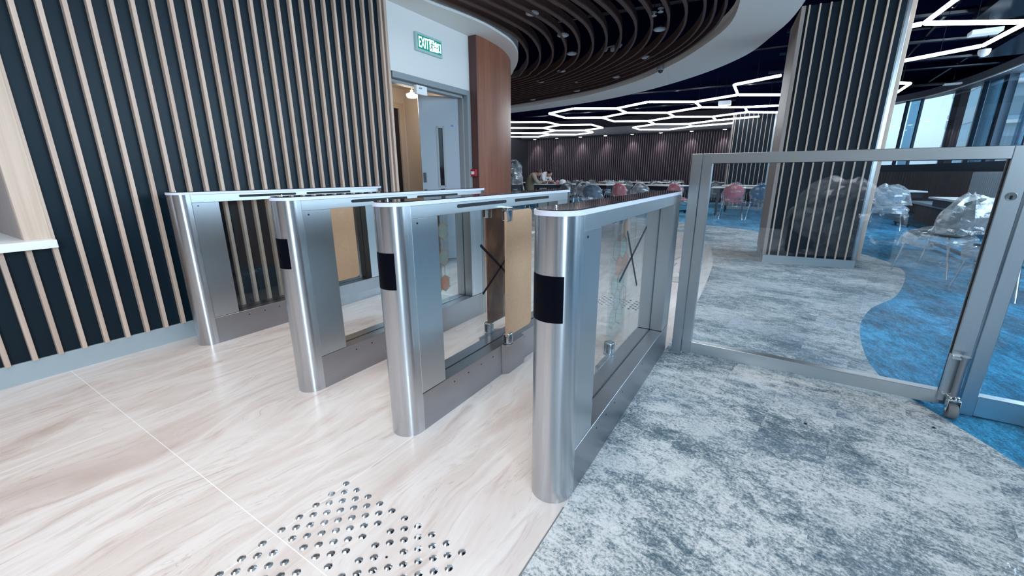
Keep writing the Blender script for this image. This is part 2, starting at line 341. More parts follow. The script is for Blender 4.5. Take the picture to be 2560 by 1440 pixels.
poly('floor', bp, -.1, 0, M_BLUE, 'bright blue mottled carpet of the seating area')
# thin metal edge between stone and carpet
tr = MB()
ed = [Vector((-.4723, y, 0)) for y in (-5, 1.0)]
tr.box(-.4743, -.4703, -5, 1.09, 0, .0012); struct('trim_1', tr, M_RUBBER, 'thin dark joint between stone floor and carpet', cat='floor joint')

# ---- left wall: navy panels with oak slats
LX = -3.415
b = MB(); b.box(LX-.15, LX, .58, 3.16, 0, 2.75); b.box(LX-.15, LX, -3, .58, 0, .736); b.box(LX-.15, LX, -3, .58, 2.45, 2.75); b.box(LX-.15, LX, -5, -2.2, 0, 2.75)
wl = struct('wall_left', b, M_NAVY, 'navy wall covered with thin vertical pale oak slats', cat='wall')
b = MB()
ys = [.279+.10065*k for k in range(29)]
for y in ys:
    z0 = .118; z1 = 2.73
    if y < .57: b.box(LX-.002, LX+.036, y-.011, y+.011, z0, .735)
    else: b.box(LX-.002, LX+.036, y-.011, y+.011, z0, z1)
k = 1
while .279-.10065*k > -2.2: b.box(LX-.002, LX+.036, .279-.10065*k-.011, .279-.10065*k+.011, .118, .735); k += 1
b.box(LX-.15, LX+.038, 3.135, 3.165, 0.0, 2.73)
b.build('slats', M_OAK, wl, .0015, 1)
struct('baseboard_left', MB().box(LX-.01, LX+.012, -5, 3.135, 0, .118), M_BASEB, 'pale metal skirting under the slatted wall', cat='baseboard')
# oak lined service opening with white counter
op = sempty('window_1', 'oak-lined service hatch in the slatted wall at the left', 'hatch')
b = MB(); b.box(LX-.005, LX+.04, .475, .578, .782, 2.45); b.build('architrave', M_OAKW, op, .002, 1)
b = MB(); b.box(LX-.56, LX-.005, .475, .52, .782, 2.45); b.build('jamb_lining', M_OAKD, op)
b = MB(); b.box(LX-.6, LX-.56, -2.4, .52, .73, 2.5); b.build('back_panel', M_GREYPL, op)
b = MB(); b.box(LX-.56, LX+.04, -2.4, .578, 2.40, 2.45); b.build('head_lining', M_OAKD, op)
o = MB().box(LX-.56, LX+.135, -2.4, .578, .738, .782).build('counter_top', M_WHPL, op, .003)

# ---- white wall with door, exit sign
D0, D1, DZ = 3.165, 4.415, 2.06
b = MB(); b.box(LX-.12, LX, D0, 4.5, DZ+.06, 2.76); b.box(LX-.12, LX, D1+.06, 4.5, 0, DZ+.06)

struct('wall_door', b, M_WHITE, 'white plaster wall above the grey door frame', cat='wall')
dr = sempty('door_1', 'pale blue-grey door leaf standing half open in a grey steel frame', 'door')
b = MB()
for (y0, y1) in ((3.152, 3.172), (D1-.0, D1+.062)): b.box(LX-.14, LX+.012, y0, y1, 0, DZ+.06)
b.box(LX-.14, LX+.012, D0+.045, D1, DZ, DZ+.06); b.box(LX-.20, LX-.05, D1-.02, D1+.05, 0, DZ); b.box(LX-.14, LX-.05, D0, D1, DZ-.03, DZ)
b.build('door_frame', M_DOORF, dr, .003, 1)
hg = Vector((-3.535, 4.385, 0)); fr_ = Vector((-3.854, 4.015, 0)); dd = (fr_-hg).normalized(); nn = Vector((dd.y, -dd.x, 0)); LW = (fr_-hg).length
if nn.x < 0: nn = -nn
def leafbox(b, u0, u1, z0, z1, t0, t1):
    c = hg+dd*(u0+u1)/2+nn*(t0+t1)/2+Vector((0, 0, (z0+z1)/2)); b.obox(c, dd, nn, (0, 0, 1), abs(u1-u0)/2, abs(t1-t0)/2, (z1-z0)/2)
b = MB(); u0, u1 = LW*.40, LW*.56
leafbox(b, 0, u0, .01, 2.05, -.045, 0); leafbox(b, u1, LW, .01, 2.05, -.045, 0); leafbox(b, u0, u1, .01, .98, -.045, 0); leafbox(b, u0, u1, 1.68, 2.05, -.045, 0)
lf = b.build('door_leaf', M_DOOR, dr)
b = MB(); leafbox(b, u0-.012, u0+.012, .96, 1.70, -.05, .006); leafbox(b, u1-.012, u1+.012, .96, 1.70, -.05, .006); leafbox(b, u0, u1, 1.68, 1.70, -.05, .006); leafbox(b, u0, u1, .96, .98, -.05, .006)
b.build('vision_frame', M_DOORF, lf)
b = MB(); leafbox(b, u0, u1, .97, 1.69, -.025, -.02); b.build('vision_glass', M_BLACKGLASS, lf)
b = MB(); leafbox(b, LW-.05, LW-.015, 1.02, 1.14, -.002, .014); b.build('lock_plate', M_DARKLEG, lf)
b = MB(); leafbox(b, u0+.02, u1-.02, .84, .94, -.002, .012); b.build('push_plate', M_STEELV, lf)
b = MB(); leafbox(b, LW*.14, LW*.2, 1.70, 1.72, -.002, .002); b.build('sticker', mat('blue_sticker', (.05, .2, .45)), lf)

# exit sign
es = thing('exit_sign', 'green and white illuminated EXIT sign on the white wall above the door', 'sign', (LX, 3.755, 2.462))
MB().box(0, .03, -.205, .205, -.088, .088).build('housing', mat('sign_housing', (.42, .60, .60), .4), es, .004)
MB().box(.03, .034, -.178, .178, -.064, .064).build('sign_face', M_GREEN, es)
def letters(body, size, wfac):
    cu = bpy.data.curves.new('t', 'FONT'); cu.body = body; cu.size = size; cu.extrude = .001; cu.align_x = 'CENTER'; cu.align_y = 'CENTER'; cu.offset = 0.0005
    t = bpy.data.objects.new('t', cu); COL.objects.link(t); bpy.context.view_layer.update()
    me = bpy.data.meshes.new_from_object(t.evaluated_get(bpy.context.evaluated_depsgraph_get())); bpy.data.objects.remove(t)
    for v in me.vertices: v.co.x *= wfac
    return me
me = letters('EXIT', .125, .52); me.name = 'letters'; me.materials.clear(); me.materials.append(M_EXITW)
xs = [v.co.x for v in me.vertices]; ysz = [v.co.y for v in me.vertices]
for v in me.vertices:
    x, y, z = v.co; fx = (x-min(xs))/(max(xs)-min(xs)); fy = (y-min(ysz))/(max(ysz)-min(ysz)); v.co = (.0355+z, -.168+fx*.15, -.05+fy*.10)
o = bpy.data.objects.new('letters', me); COL.objects.link(o); o.parent = es
b = MB().box(.034, .0365, -.006, .064, -.055, .055); b.build('pictogram_panel', M_EXITW, es)
b = MB()
b.lathe([(.0085, 0), (.0085, .002)], (0, 0, 0), 14)
b.v = [(.0365+z, .036+x, .036+y) for x, y, z in b.v]
def lim(y0, z0, y1, z1, w_):
    d = Vector((0, y1-y0, z1-z0)); b.obox((.0375, (y0+y1)/2, (z0+z1)/2), (1, 0, 0), d, Vector((1, 0, 0)).cross(d), .0009, d.length/2+.002, w_)
lim(.033, .022, .022, -.010, .008); lim(.022, -.010, .040, -.020, .005); lim(.040, -.020, .036, -.044, .0045); lim(.022, -.010, .010, -.030, .005); lim(.010, -.030, -.002, -.032, .004)
lim(.032, .020, .050, .008, .0038); lim(.050, .008, .058, .014, .0035); lim(.030, .018, .014, .014, .0038); lim(.014, .014, .008, .0, .0035)
b.build('running_figure', M_GREEN, es)
b = MB()
def bar(y0, y1, z0, z1): b.box(.034, .0365, y0, y1, z0, z1)
c0 = .096                      # first character: two stacked open boxes with a centre stroke
bar(c0-.004, c0+.004, -.05, .052)
for z0, z1, hw in ((.004, .040, .019), (-.05, -.010, .023)):
    bar(c0-hw, c0-hw+.0075, z0, z1); bar(c0+hw-.0075, c0+hw, z0, z1); bar(c0-hw, c0+hw, z0, z0+.009)
c1 = .148; bar(c1-.022, c1-.014, -.046, .042); bar(c1+.014, c1+.022, -.046, .042); bar(c1-.022, c1+.022, .033, .042); bar(c1-.022, c1+.022, -.040, -.031)
b.build('characters', M_EXITW, es)

# white control box on the door head
o = thing('door_closer_box', 'small white box fixed under the head of the door frame', 'box', (-3.40, 3.62, 2.03))
q0 = at(1040, 224, x=-3.39); q1 = at(1066, 228, x=-3.39)
o.location = ((q0.x+q1.x)/2, (q0.y+q1.y)/2, (q0.z+q1.z)/2)
MB().box(-.03, .012, -(q1.y-q0.y)/2, (q1.y-q0.y)/2, -.045, .045).build('case', M_WHPL, o, .004)
MB().box(.0121, .013, -.045, .0, .008, .024).build('nameplate', M_GREYPL, o)

# corridor behind the door
b = MB(); b.box(-5.05, -4.95, 3.0, 4.86, 0, 2.35); b.box(-5.05, -3.56, 4.86, 4.94, 0, 2.35); b.box(-5.05, -3.56, 2.9, 3.0, 0, 2.35); b.box(-5.05, -3.54, 2.9, 4.9, 2.35, 2.4)
struct('wall_corridor', b, M_CREAM, 'cream wall of the lit corridor seen through the door', cat='wall')
poly('floor', [(-5.05, 2.9), (LX, 2.9), (LX, 4.6), (-5.05, 4.6)], -.1, -.0005, M_GREYPL, 'grey corridor floor behind the door')
d2 = sempty('door_2', 'beige door frame with a dark doorway inside the corridor', 'door')
b = MB(); b.box(-4.95, -4.90, 4.70, 4.79, 0, 2.14); b.box(-4.95, -4.90, 3.2, 4.70, 2.06, 2.14); b.build('frame', M_CREAMF, d2)
MB().box(-4.948, -4.93, 3.3, 4.70, 0, 2.06).build('dark_doorway', M_SLOT, d2)
p = at(1030, 238, x=-4.3)
lt = thing('ceiling_lamp', 'bright round lamp glowing on the corridor ceiling behind the door', 'lamp', (p.x, p.y, p.z))
b = MB(); b.lathe([(.02, -.035), (.06, -.03), (.075, -.008), (.075, .012), (.03, .03)], n=20); b.build('diffuser', M_LAMP, lt)
MB().lathe([(.02, .031), (.02, .06), (.008, .07), (.008, 2.35-p.z)], n=12).build('stem', M_WHPL, lt)
pl = bpy.data.lights.new('corridor_lamp_light', 'POINT'); pl.energy = 9; pl.color = (1, .84, .66); pl.shadow_soft_size = .12
o = bpy.data.objects.new('corridor_lamp_light', pl); o.location = (p.x+.15, p.y-.25, p.z-.15); COL.objects.link(o)

# walnut clad rounded wall end
foot = smooth_curve([(-3.305, 4.49, 0), (-3.30, 4.68, 0), (-3.345, 5.06, 0), (-3.46, 5.45, 0), (-3.63, 5.79, 0), (-3.9, 6.15, 0), (-4.3, 6.45, 0), (-4.9, 6.65, 0), (-10.6, 7.1, 0)])
foot = [(p.x, p.y) for p in foot]
wc = struct('wall_rounded_end', MB().prism(foot+[(-10.6, 6.6), (-4.6, 6.0), (-4.0, 5.2), (LX-.13, 4.9), (LX-.13, 4.49)], 0, 2.73, True), M_WALNUT, 'reddish brown timber cladding curving round the wall end', cat='wall')
MB().box(-3.42, -3.3035, 4.478, 4.489, 0, 2.73).build('edge_board', M_WALNUTD, wc)
p = at(1186, 432, y=4.47)
fa = thing('fire_alarm_call_point', 'small red fire alarm call point on the dark edge of the timber wall', 'fire alarm', (p.x, 4.478, p.z))
MB().box(-.045, .045, -.04, 0, -.045, .045).build('case', M_RED, fa, .006)
MB().box(-.028, .022, -.0415, -.0398, -.02, .018).build('glass_window', M_WHPL, fa)

# ---- ceiling: soffit, ring, blades, dark void
CZ = 2.73
so = smooth_curve([(-3.18, -5, CZ), (-3.17, 0, CZ), (-3.15, 2.4, CZ), (-3.12, 3.43, CZ), (-3.065, 3.8, CZ), (-3.025, 4.15, CZ), (-3.03, 4.47, CZ), (-3.104, 4.974, CZ), (-3.299, 5.449, CZ), (-3.542, 5.843, CZ), (-3.827, 6.205, CZ), (-4.2, 6.6, CZ), (-5.0, 7.0, CZ), (-10.6, 7.8, CZ)])
b = MB().prism([(p.x, p.y) for p in so]+[(-10.6, 4.0), (-5.4, 2), (-5.4, -5)], CZ, CZ+.22, True)
struct('ceiling_soffit', b, M_WHITEC, 'white plaster soffit curving over the door wall', cat='ceiling')
ri = [(-.40, -5, 0), (-.40, 0, 0), (-.42, 3.0, 0), (-.50, 4.6, 0), (-.6, 5.38, 0), (-.768, 5.909, 0), (-1.132, 6.556, 0), (-1.577, 7.191, 0), (-2.432, 8.13, 0), (-3.699, 8.94, 0), (-4.767, 9.282, 0), (-6.0, 9.553, 0), (-10.6, 10.1, 0)]
ro_ = [(.30, -5, 0), (.28, 0, 0), (.2, 3.0, 0), (.05, 4.9, 0), (-.09, 5.82, 0), (-.297, 6.466, 0), (-.647, 7.298, 0), (-1.371, 8.196, 0), (-2.435, 9.05, 0), (-3.666, 9.68, 0), (-5.18, 10.05, 0), (-6.44, 10.245, 0), (-10.6, 10.8, 0)]
ri = resample(smooth_curve(ri), 120); ro_ = resample(smooth_curve(ro_), 120)
rows = []
for a, c in zip(ri, ro_): rows.append([(a.x, a.y, CZ), (c.x, c.y, CZ), (c.x, c.y, CZ+.06), (a.x, a.y, CZ+.16)])
struct('ceiling_ring', MB().strip(rows, False, True), M_WHITEC, 'wide white curved ceiling band around the brown blade ceiling', cat='ceiling')
# blades: family of curves between soffit and ring
key = {0: [(-3.10, -4, 0), (-3.09, 2.4, 0), (-3.052, 3.443, 0), (-2.984, 4.027, 0), (-2.974, 4.766, 0), (-3.107, 5.292, 0), (-3.31, 5.746, 0), (-3.578, 6.175, 0), (-3.856, 6.489, 0), (-4.25, 6.78, 0), (-6.5, 7.35, 0), (-10, 7.9, 0)],
       5: [(-2.16, -4, 0), (-2.16, 2.4, 0), (-2.131, 4.029, 0), (-2.095, 4.467, 0), (-2.105, 5.005, 0), (-2.253, 5.58, 0), (-2.458, 6.061, 0), (-2.715, 6.46, 0), (-3.155, 6.88, 0), (-4.023, 7.35, 0), (-6.5, 8.05, 0), (-10, 8.6, 0)],
       12: [(-.82, -4, 0), (-.82, 2.4, 0), (-.835, 4.4, 0), (-.839, 4.85, 0), (-.89, 5.25, 0), (-1.008, 5.705, 0), (-1.271, 6.271, 0), (-1.672, 6.797, 0), (-2.416, 7.45, 0), (-3.53, 8.10, 0), (-6.2, 8.9, 0), (-10, 9.5, 0)],
       15: [(-.40, -4, 0), (-.41, 2.4, 0), (-.5, 4.6, 0), (-.543, 5.039, 0), (-.60, 5.379, 0), (-.768, 5.909, 0), (-1.132, 6.556, 0), (-1.577, 7.191, 0), (-2.432, 8.13, 0), (-3.699, 8.94, 0), (-6.0, 9.553, 0), (-10, 10.1, 0)]}
key = {k: [Vector(p) for p in v] for k, v in key.items()}; ks = sorted(key)
bl_ = MB()
for i in range(0, 15):
    lo = max(k for k in ks if k <= i); hi = min(k for k in ks if k > i) if i < 15 else 15
    t = (i-lo)/(hi-lo); pts = [a.lerp(c, t) for a, c in zip(key[lo], key[hi])]
    if i >= 13: pts = [a.lerp(c, (i-12)/3*.93) for a, c in zip(key[12], key[15])]
    pts = resample(smooth_curve(pts, 10), 110); rows = []
    for j, p in enumerate(pts):
        d = (pts[min(j+1, 109)]-pts[max(j-1, 0)]).normalized(); n_ = Vector((-d.y, d.x, 0))*.013
        rows.append([(p.x-n_.x, p.y-n_.y, CZ+.02), (p.x+n_.x, p.y+n_.y, CZ+.02), (p.x+n_.x, p.y+n_.y, CZ+.115), (p.x-n_.x, p.y-n_.y, CZ+.115)])
    bl_.strip(rows, False, True)
struct('ceiling_blades', bl_, M_BLADE, 'brown curved timber blades hanging under the dark ceiling void', cat='ceiling')
CT = 3.5
struct('ceiling', MB().box(-10.7, 4.3, -5, 19.2, CT, CT+.1), M_DARKC, 'black open ceiling above blades and light tubes', cat='ceiling')
# black ducts and cable trays in the void
b = MB()
for (x0, y0, x1, y1, z, r) in ((-.2, 8.6, 4.0, 9.4, 3.32, .05), (-.3, 10.2, 4.0, 11.1, 3.34, .04), (-.5, 11.6, 4.0, 12.3, 3.30, .05), (-2, 13.0, 4, 13.6, 3.36, .03), (-9, 12.6, 3.8, 13.8, 3.40, .04), (-9, 15.5, 3.6, 15.9, 3.38, .05), (-3, 9.9, 4, 10.2, 3.42, .025), (1.6, 3, 2.0, 16, 3.4, .03), (2.9, 3, 3.0, 16, 3.42, .03), (.6, 6.8, 4, 7.3, 3.36, .04), (-3, 5, 3, 5.4, 3.3, .03), (-3.2, 6.2, 0, 6.6, 3.3, .03), (-3.2, 3.6, 0, 4.0, 3.3, .03)):
    b.tube([(x0, y0, z), (x1, y1, z)], r, 8)
for (x, y, wx, wy) in ((2.4, 8.2, .35, 1.0), (3.2, 10.8, .3, 1.2), (1.1, 12.2, .5, .3)): b.box(x-wx, x+wx, y-wy, y+wy, 3.2, 3.36)
struct('trim_2', b, M_DUCT, 'black pipes and ducts in the ceiling void', cat='ceiling duct')

# ---- far wall
FY = 18.6
b = MB(); b.box(-10.7, 2.4, FY, FY+.15, 0, 3.5)
wf = struct('wall_far', b, mat('dark_far_wall', (.012, .010, .022), .7), 'dark far wall lined with narrow vertical brown slats', cat='wall')
b = MB(); x = -10.6
while x < 2.3: b.box(x-.011, x+.011, FY-.05, FY, .08, 2.74); x += .093
b.build('slats', mat('mauve_brown_slat', (.17, .125, .145), .6), wf)
struct('ceiling_bulkhead', MB().box(-10.7, 2.6, FY-.75, FY, CZ, 3.02), mat('taupe_bulkhead', (.15, .14, .16), .7), 'taupe bulkhead running along the top of the far wall', cat='ceiling')
struct('wall_far_left', MB().box(-10.8, -10.6, 6.9, FY, 0, 3.5), mat('dark_far_wall2', (.03, .028, .035), .7), 'dark side wall at the end of the seating area', cat='wall')
# lit downlights of the bulkhead
dl = None
for i in range(12):
    x = -11.3*1.2+1.17*i+4.15-1.17 if False else -11.25+1.165*(i+1)
    if x > 2.1: break
    if dl is None:
        dl = thing('downlight', 'x', 'light', (x, FY-.38, CZ), 0, 'lit downlights along the far bulkhead'); o = dl
        MB().lathe([(.075, -.012), (.085, 0)], n=16).build('bezel', M_WHPL, dl); MB().lathe([(.02, -.022), (.062, -.016), (.066, -.008)], n=16).build('lamp', M_DL, dl)
    else: o = copy_tree(dl); o.location.x = x
    o['label'] = 'small lit round downlight in the far taupe bulkhead, '+['first','second','third','fourth','fifth','sixth','seventh','eighth','ninth','tenth','eleventh','twelfth'][i]+' counted from the left'
    s_ = bpy.data.lights.new('downlight_beam', 'SPOT'); s_.energy = 26; s_.color = (1, .90, .90); s_.spot_size = math.radians(70); s_.spot_blend = .6; s_.shadow_soft_size = .04
    so_ = bpy.data.objects.new('downlight_beam', s_); so_.location = (x, FY-.30, CZ-.03); so_.rotation_euler = (math.radians(14), 0, 0); COL.objects.link(so_)

# ---- slatted pillars
def pillar(name, label, loc, rz, w_, d_, n, group=None):
    o = sempty(name, label, 'pillar', loc, rz)
    MB().box(.03, w_-.02, .03, d_, .02, 3.5).build('core', mat('dark_navy_pillar_panel', (.004, .014, .026), .45, 0, spec=.2), o)
    b = MB(); pitch = (w_-.06)/(n)
    for i in range(n):
        x = .055+pitch*i; b.box(x, x+.017, .008, .032, .09, 2.93)
    b.build('slats', M_OAKW, o, .001, 1)
    MB().box(-.012, .03, .012, d_+.012, .1, 2.93).build('corner_board', M_OAKD, o, .002, 1).data
    MB().box(w_-.035, w_+.012, .03, .075, .1, 2.93).build('metal_strip', M_STEELV, o, .002, 1)
    MB().box(w_+.012, w_+.07, .10, d_, .1, 2.93).build('corner_board', M_OAKW, o, .002, 1)
    MB().box(-.005, w_+.005, -.004, d_+.005, 0, .098).build('plinth', M_BASEB, o, .002, 1)
    MB().box(.0, w_, .0, d_, 2.93, 3.5).build('upper_casing', M_DARKC, o)
    return o
pillar('pillar', 'large navy pillar with pale vertical slats behind the glass gate', (-.021, 6.215, 0), math.radians(6), .955, .86, 9)
p = at(1820, 400, y=15.4)
pillar('pillar', 'distant navy pillar with pale slats among the tables', (p.x, 15.4, 0), math.radians(3), 1.15, .8, 9)

# ---- curved glazed facade on the right
FC = [(2.3, 18.6), (2.72, 17.84), (3.36, 16.8), (3.77, 15.15), (3.94, 13.34), (4.0, 11.0), (4.02, 8.0), (4.0, 5.0), (3.95, 2), (3.9, -1), (3.9, -5)]
fc = resample(smooth_curve([(x, y, 0) for x, y in FC], 10), 200)
def fpt(s):       # s in 0..199
    i = int(max(0, min(198, s))); return fc[i].lerp(fc[i+1], s-i)
def fdir(s): i = int(max(0, min(198, s))); return (fc[i+1]-fc[i]).normalized()
def fnear(y):
    return min(range(200), key=lambda i: abs(fc[i].y-y))
def fslab(b, off0, off1, z0, z1, i0=0, i1=199, step=1):
    rows = []
    for i in list(range(i0, i1, step))+[i1]:
        d = fdir(i); n_ = Vector((-d.y, d.x, 0))      # d runs toward camera (-y): n_ = (+y..)
        if n_.x > 0: n_ = -n_                          # inward
        p = fc[i]; a = p+n_*off0; c = p+n_*off1
        rows.append([(a.x, a.y, z0), (c.x, c.y, z0), (c.x, c.y, z1), (a.x, a.y, z1)])
    b.strip(rows, False, True)
b = MB(); fslab(b, -.15, 0, 0, 1.18)
ws = struct('wall_right', b, M_RIB, 'brown ribbed low wall under the curved windows', cat='wall')
b = MB()
Lf = sum((fc[i+1]-fc[i]).length for i in range(199)); s = 0
for k in range(int(Lf/.105)):
    t = k*.105/Lf*199
    if fpt(t).y < 4: break
    p = fpt(t); d = fdir(t); b.tube([(p.x, p.y, .02), (p.x, p.y, 1.15)], .056, 8, False)
b.build('ribs', M_RIB, ws)
b = MB(); fslab(b, -.12, .06, 1.18, 1.36); struct('trim_3', b, M_MULL, 'dark sill band below the windows', cat='window sill')
b = MB(); fslab(b, -.2, .22, 3.17, 3.34); struct('trim_4', b, mat('grey_head_band', (.10, .12, .155), .5), 'grey curved band above the windows', cat='window head')
b = MB(); fslab(b, .20, .226, 3.150, 3.172); struct('trim_5', b, M_WHPL, 'thin white line of trim along the window head', cat='trim')
M_TINT = glass('blue_tinted_glass', (.42, .57, .66), .05)
wn = sempty('window_2', 'curved row of tall windows along the right side', 'window')
b = MB(); fslab(b, -.04, -.032, 1.36, 3.2, 0, 199, 4); b.build('glass', M_WGLASS, wn)
def upright(b, t0, t1, o0, o1, z0=1.36, z1=3.18):
    a = fpt(t0); c = fpt(t1); d = (c-a).normalized(); n_ = Vector((-d.y, d.x, 0)); n_ = -n_ if n_.x > 0 else n_
    b.obox((a+c)/2+n_*(o0+o1)/2+Vector((0, 0, (z0+z1)/2)), d, n_, (0, 0, 1), (c-a).length/2, abs(o1-o0)/2, (z1-z0)/2)
def tt(y): 
    for i in range(199):
        if fc[i].y >= y >= fc[i+1].y: return i+(fc[i].y-y)/(fc[i].y-fc[i+1].y)
    return 0
for (y0, y1) in ((17.50, 17.45), (17.12, 17.09), (14.82, 14.77), (12.5, 12.42), (9.9, 9.8), (7.2, 7.1), (4.4, 4.3), (1.5, 1.4), (-1.5, -1.6)):
    b = MB(); upright(b, tt(y0), tt(y1), -.05, .02); b.build('mullion', M_MULL, wn)
b = MB(); upright(b, tt(16.12), tt(15.86), -.25, -.08); b.build('mullion', mat('brown_facade_fin', (.07, .055, .06), .6), wn)
b = MB(); upright(b, tt(14.18), tt(13.98), -.2, -.05); b.build('mullion', M_MULL, wn)
for (y0, y1) in ((17.42, 17.12), (14.74, 14.2), (13.1, 12.5)):
    b = MB(); upright(b, tt(y0), tt(y1), -.09, -.05); b.build('blind', M_TINT, wn)
# round white columns standing just outside the glass
for y in (15.5, 13.5, 11.2, 8.6):
    p = fpt(tt(y))+Vector((.42, .05, 0)); b = MB().lathe([(.16, 0), (.16, 3.6)], (0, 0, 0), 28)
    o = b.build('column', mat('pale_round_column', (.85, .92, .95), .5)); o.location = (p.x, p.y, 0); o['kind'] = 'structure'; o['label'] = 'round pale column standing outside the curved windows'; o['category'] = 'column'
# back and outer surroundings
struct('wall_back', MB().box(-3.6, 4.0, -5.1, -5.0, 0, 3.5), mat('dark_taupe_wall', (.02, .02, .025), .8), 'taupe entrance wall behind the viewer', cat='wall')
# neighbouring building outside
def building(label, loc, wx, wy, wz, colr, rows, colsn):
    o = thing('office_building', label, 'building', loc)
    MB().box(-wx/2, wx/2, -wy/2, wy/2, 0, wz).build('facade', mat('facade_'+label[:6], colr, .7), o)
    gm = mat('far_window_glass', (.25, .38, .45), .2)
    for r in range(rows):
        z = (r+.35)*wz/rows; MB().box(-wx/2-.04, wx/2+.04, -wy/2-.04, wy/2, z, z+wz/rows*.45).build('window_band', gm, o)
    b = MB()
    for r in range(rows): b.box(-wx/2-.5, wx/2, -wy/2-.5, -wy/2, (r+.12)*wz/rows, (r+.2)*wz/rows)
    b.build('balcony_slabs', M_WHPL, o); return o
building('pale blue tower with a grid of windows beyond the glazing', (13, 36, -6), 8, 8, 26, (.40, .58, .68), 14, 5)
building('white block with narrow balconies outside the glazing', (25, 30, -6), 8, 7, 22, (.80, .86, .88), 12, 6)

# ================================================================== TURNSTILES
GY = 1.075; GL = 1.65; R_ = .075
def stad(r, y0, y1, n=16, inset=0):
    """plan outline with round ends, centred on x=0"""
    r2 = r-inset; pts = []
    for k in range(n+1): a = PI+PI*k/n; pts.append((r2*math.cos(a), y0+r+r2*math.sin(a)))
    for k in range(n+1): a = PI*k/n; pts.append((r2*math.cos(a), y1-r+r2*math.sin(a)))
    return pts
def half(r, yc, sgn, flat, n=20):
    pts = [(-r, yc+flat*sgn*-1)] if False else []
    for k in range(n+1):
        a = PI+PI*k/n if sgn < 0 else PI*k/n
        pts.append((r*math.cos(a), yc+r*math.sin(a)))
    if sgn < 0: pts += [(r, yc+flat), (-r, yc+flat)]
    else: pts += [(-r, yc-flat), (r, yc-flat)]
    return pts
YS = .0945; YE = GL-.0945; YP = .249; YQ = 1.415
def capsule_slot(b, x, y0, y1, zc, h, sgn):
    n = 8; pts = [(y0+h/2+h/2*math.cos(a), zc+h/2*math.sin(a)) for a in [PI/2+PI*k/n for k in range(n+1)]]+[(y1-h/2+h/2*math.cos(a), zc+h/2*math.sin(a)) for a in [-PI/2+PI*k/n for k in range(n+1)]]
    m_ = len(pts); vs = [(x, p[0], p[1]) for p in pts]+[(x+sgn*.0012, p[0], p[1]) for p in pts]
    b.add(vs, [tuple(range(m_)), tuple(range(m_, 2*m_))]+[(i, (i+1) % m_, m_+(i+1) % m_, m_+i) for i in range(m_)])
def wing(g, name, sx, y_piv, y0, y1, material, z0=.235, z1=.93, label=None):
    """swing leaf folded open along the gate, on side sx"""
    x = sx*.10; n = 6; r = .03; t = .005; pts = [(y0, z1), (y0, z0)]
    pts += [(y1-r+r*math.sin(a), z0+r-r*math.cos(a)) for a in [PI/2*k/n for k in range(n+1)]]
    pts += [(y1-r+r*math.cos(a), z1-r+r*math.sin(a)) for a in [PI/2*k/n for k in range(n+1)]]
    m_ = len(pts); vs = [(x-t, p[0], p[1]) for p in pts]+[(x+t, p[0], p[1]) for p in pts]
    o = MB().add(vs, [tuple(range(m_)), tuple(range(m_, 2*m_))[::-1]]+[(i, (i+1) % m_, m_+(i+1) % m_, m_+i) for i in range(m_)]).build('swing_leaf', material, g)
    if label: o['label'] = label
    for z, s_ in ((.18, 1), (.95, -1)):
        b = MB(); b.lathe([(.030, 0), (.030, s_*.005), (.020, s_*.006), (.020, s_*.012), (.0285, s_*.013), (.0285, s_*.066), (.026, s_*.07)], (x*.93, y_piv, z), 20)
        b.build('hinge_barrel', M_STEELB, g)
        b = MB().box(x*.93-.006 if sx > 0 else x*.93-.006, x*.93+.006, y_piv-.0295, y_piv-.022, min(z+s_*.016, z+s_*.064), max(z+s_*.016, z+s_*.064)); b.build('clamp_slot', M_SLOT, g)
    return o
def hexfilm(leaf, x, y0, y1, z0, z1, seed):
    rnd = random.Random(seed); cols = [mat('orange_film', (.60, .22, .11), .3, alpha=.75), mat('peach_film', (.72, .42, .32), .3, alpha=.6), mat('sage_film', (.42, .50, .44), .3, alpha=.55)]
    s_ = .062; h = s_*math.sqrt(3)
    bs = [MB(), MB(), MB()]; ln = MB(); n = 0
    cx = y0-.02
    for i in range(12):
        for j in range(14):
            yc = y0+i*h; zc = z0+.03+j*1.5*s_; yc += (j % 2)*h/2
            if yc-h/2 < y0+.0 or yc+h/2 > y1+.02 or zc-s_ < z0 or zc+s_ > z1: continue
            v = [(yc+s_*.94*math.sin(a), zc+s_*.94*math.cos(a)) for a in [PI/3*k for k in range(6)]]
            q = rnd.random()
            if q < .62:
                k = 0 if q < .27 else 1 if q < .45 else 2
                vs = [(x, min(max(a_, y0), y1-.004), b_) for a_, b_ in v]; bs[k].add(vs, [tuple(range(6))])
            for a_, c_ in zip(v, v[1:]+v[:1]):
                d = Vector((0, c_[0]-a_[0], c_[1]-a_[1])); ln.obox((x, min((a_[0]+c_[0])/2, y1-.004), (a_[1]+c_[1])/2), (1, 0, 0), d, Vector((1, 0, 0)).cross(d), .0004, d.length/2, .0018)
    for b, m_, nm in zip(bs, cols, ('orange_hexagon_print', 'peach_hexagon_print', 'green_hexagon_print')):
        if b.v: b.build(nm, m_, leaf, fix=False)
    if ln.v: ln.build('hexagon_outline_print', mat('brown_film_line', (.35, .2, .15), .4), leaf, fix=False)
def tape(g, x, segs, name='tape_strip'):
    for (ya, za, yb, zb) in segs:
        a = Vector((x, ya, za)); c = Vector((x, yb, zb)); d = c-a
        MB().obox((a+c)/2, (1, 0, 0), d, Vector((1, 0, 0)).cross(d), .0008, d.length/2, .0075).build(name, M_TAPE, g)
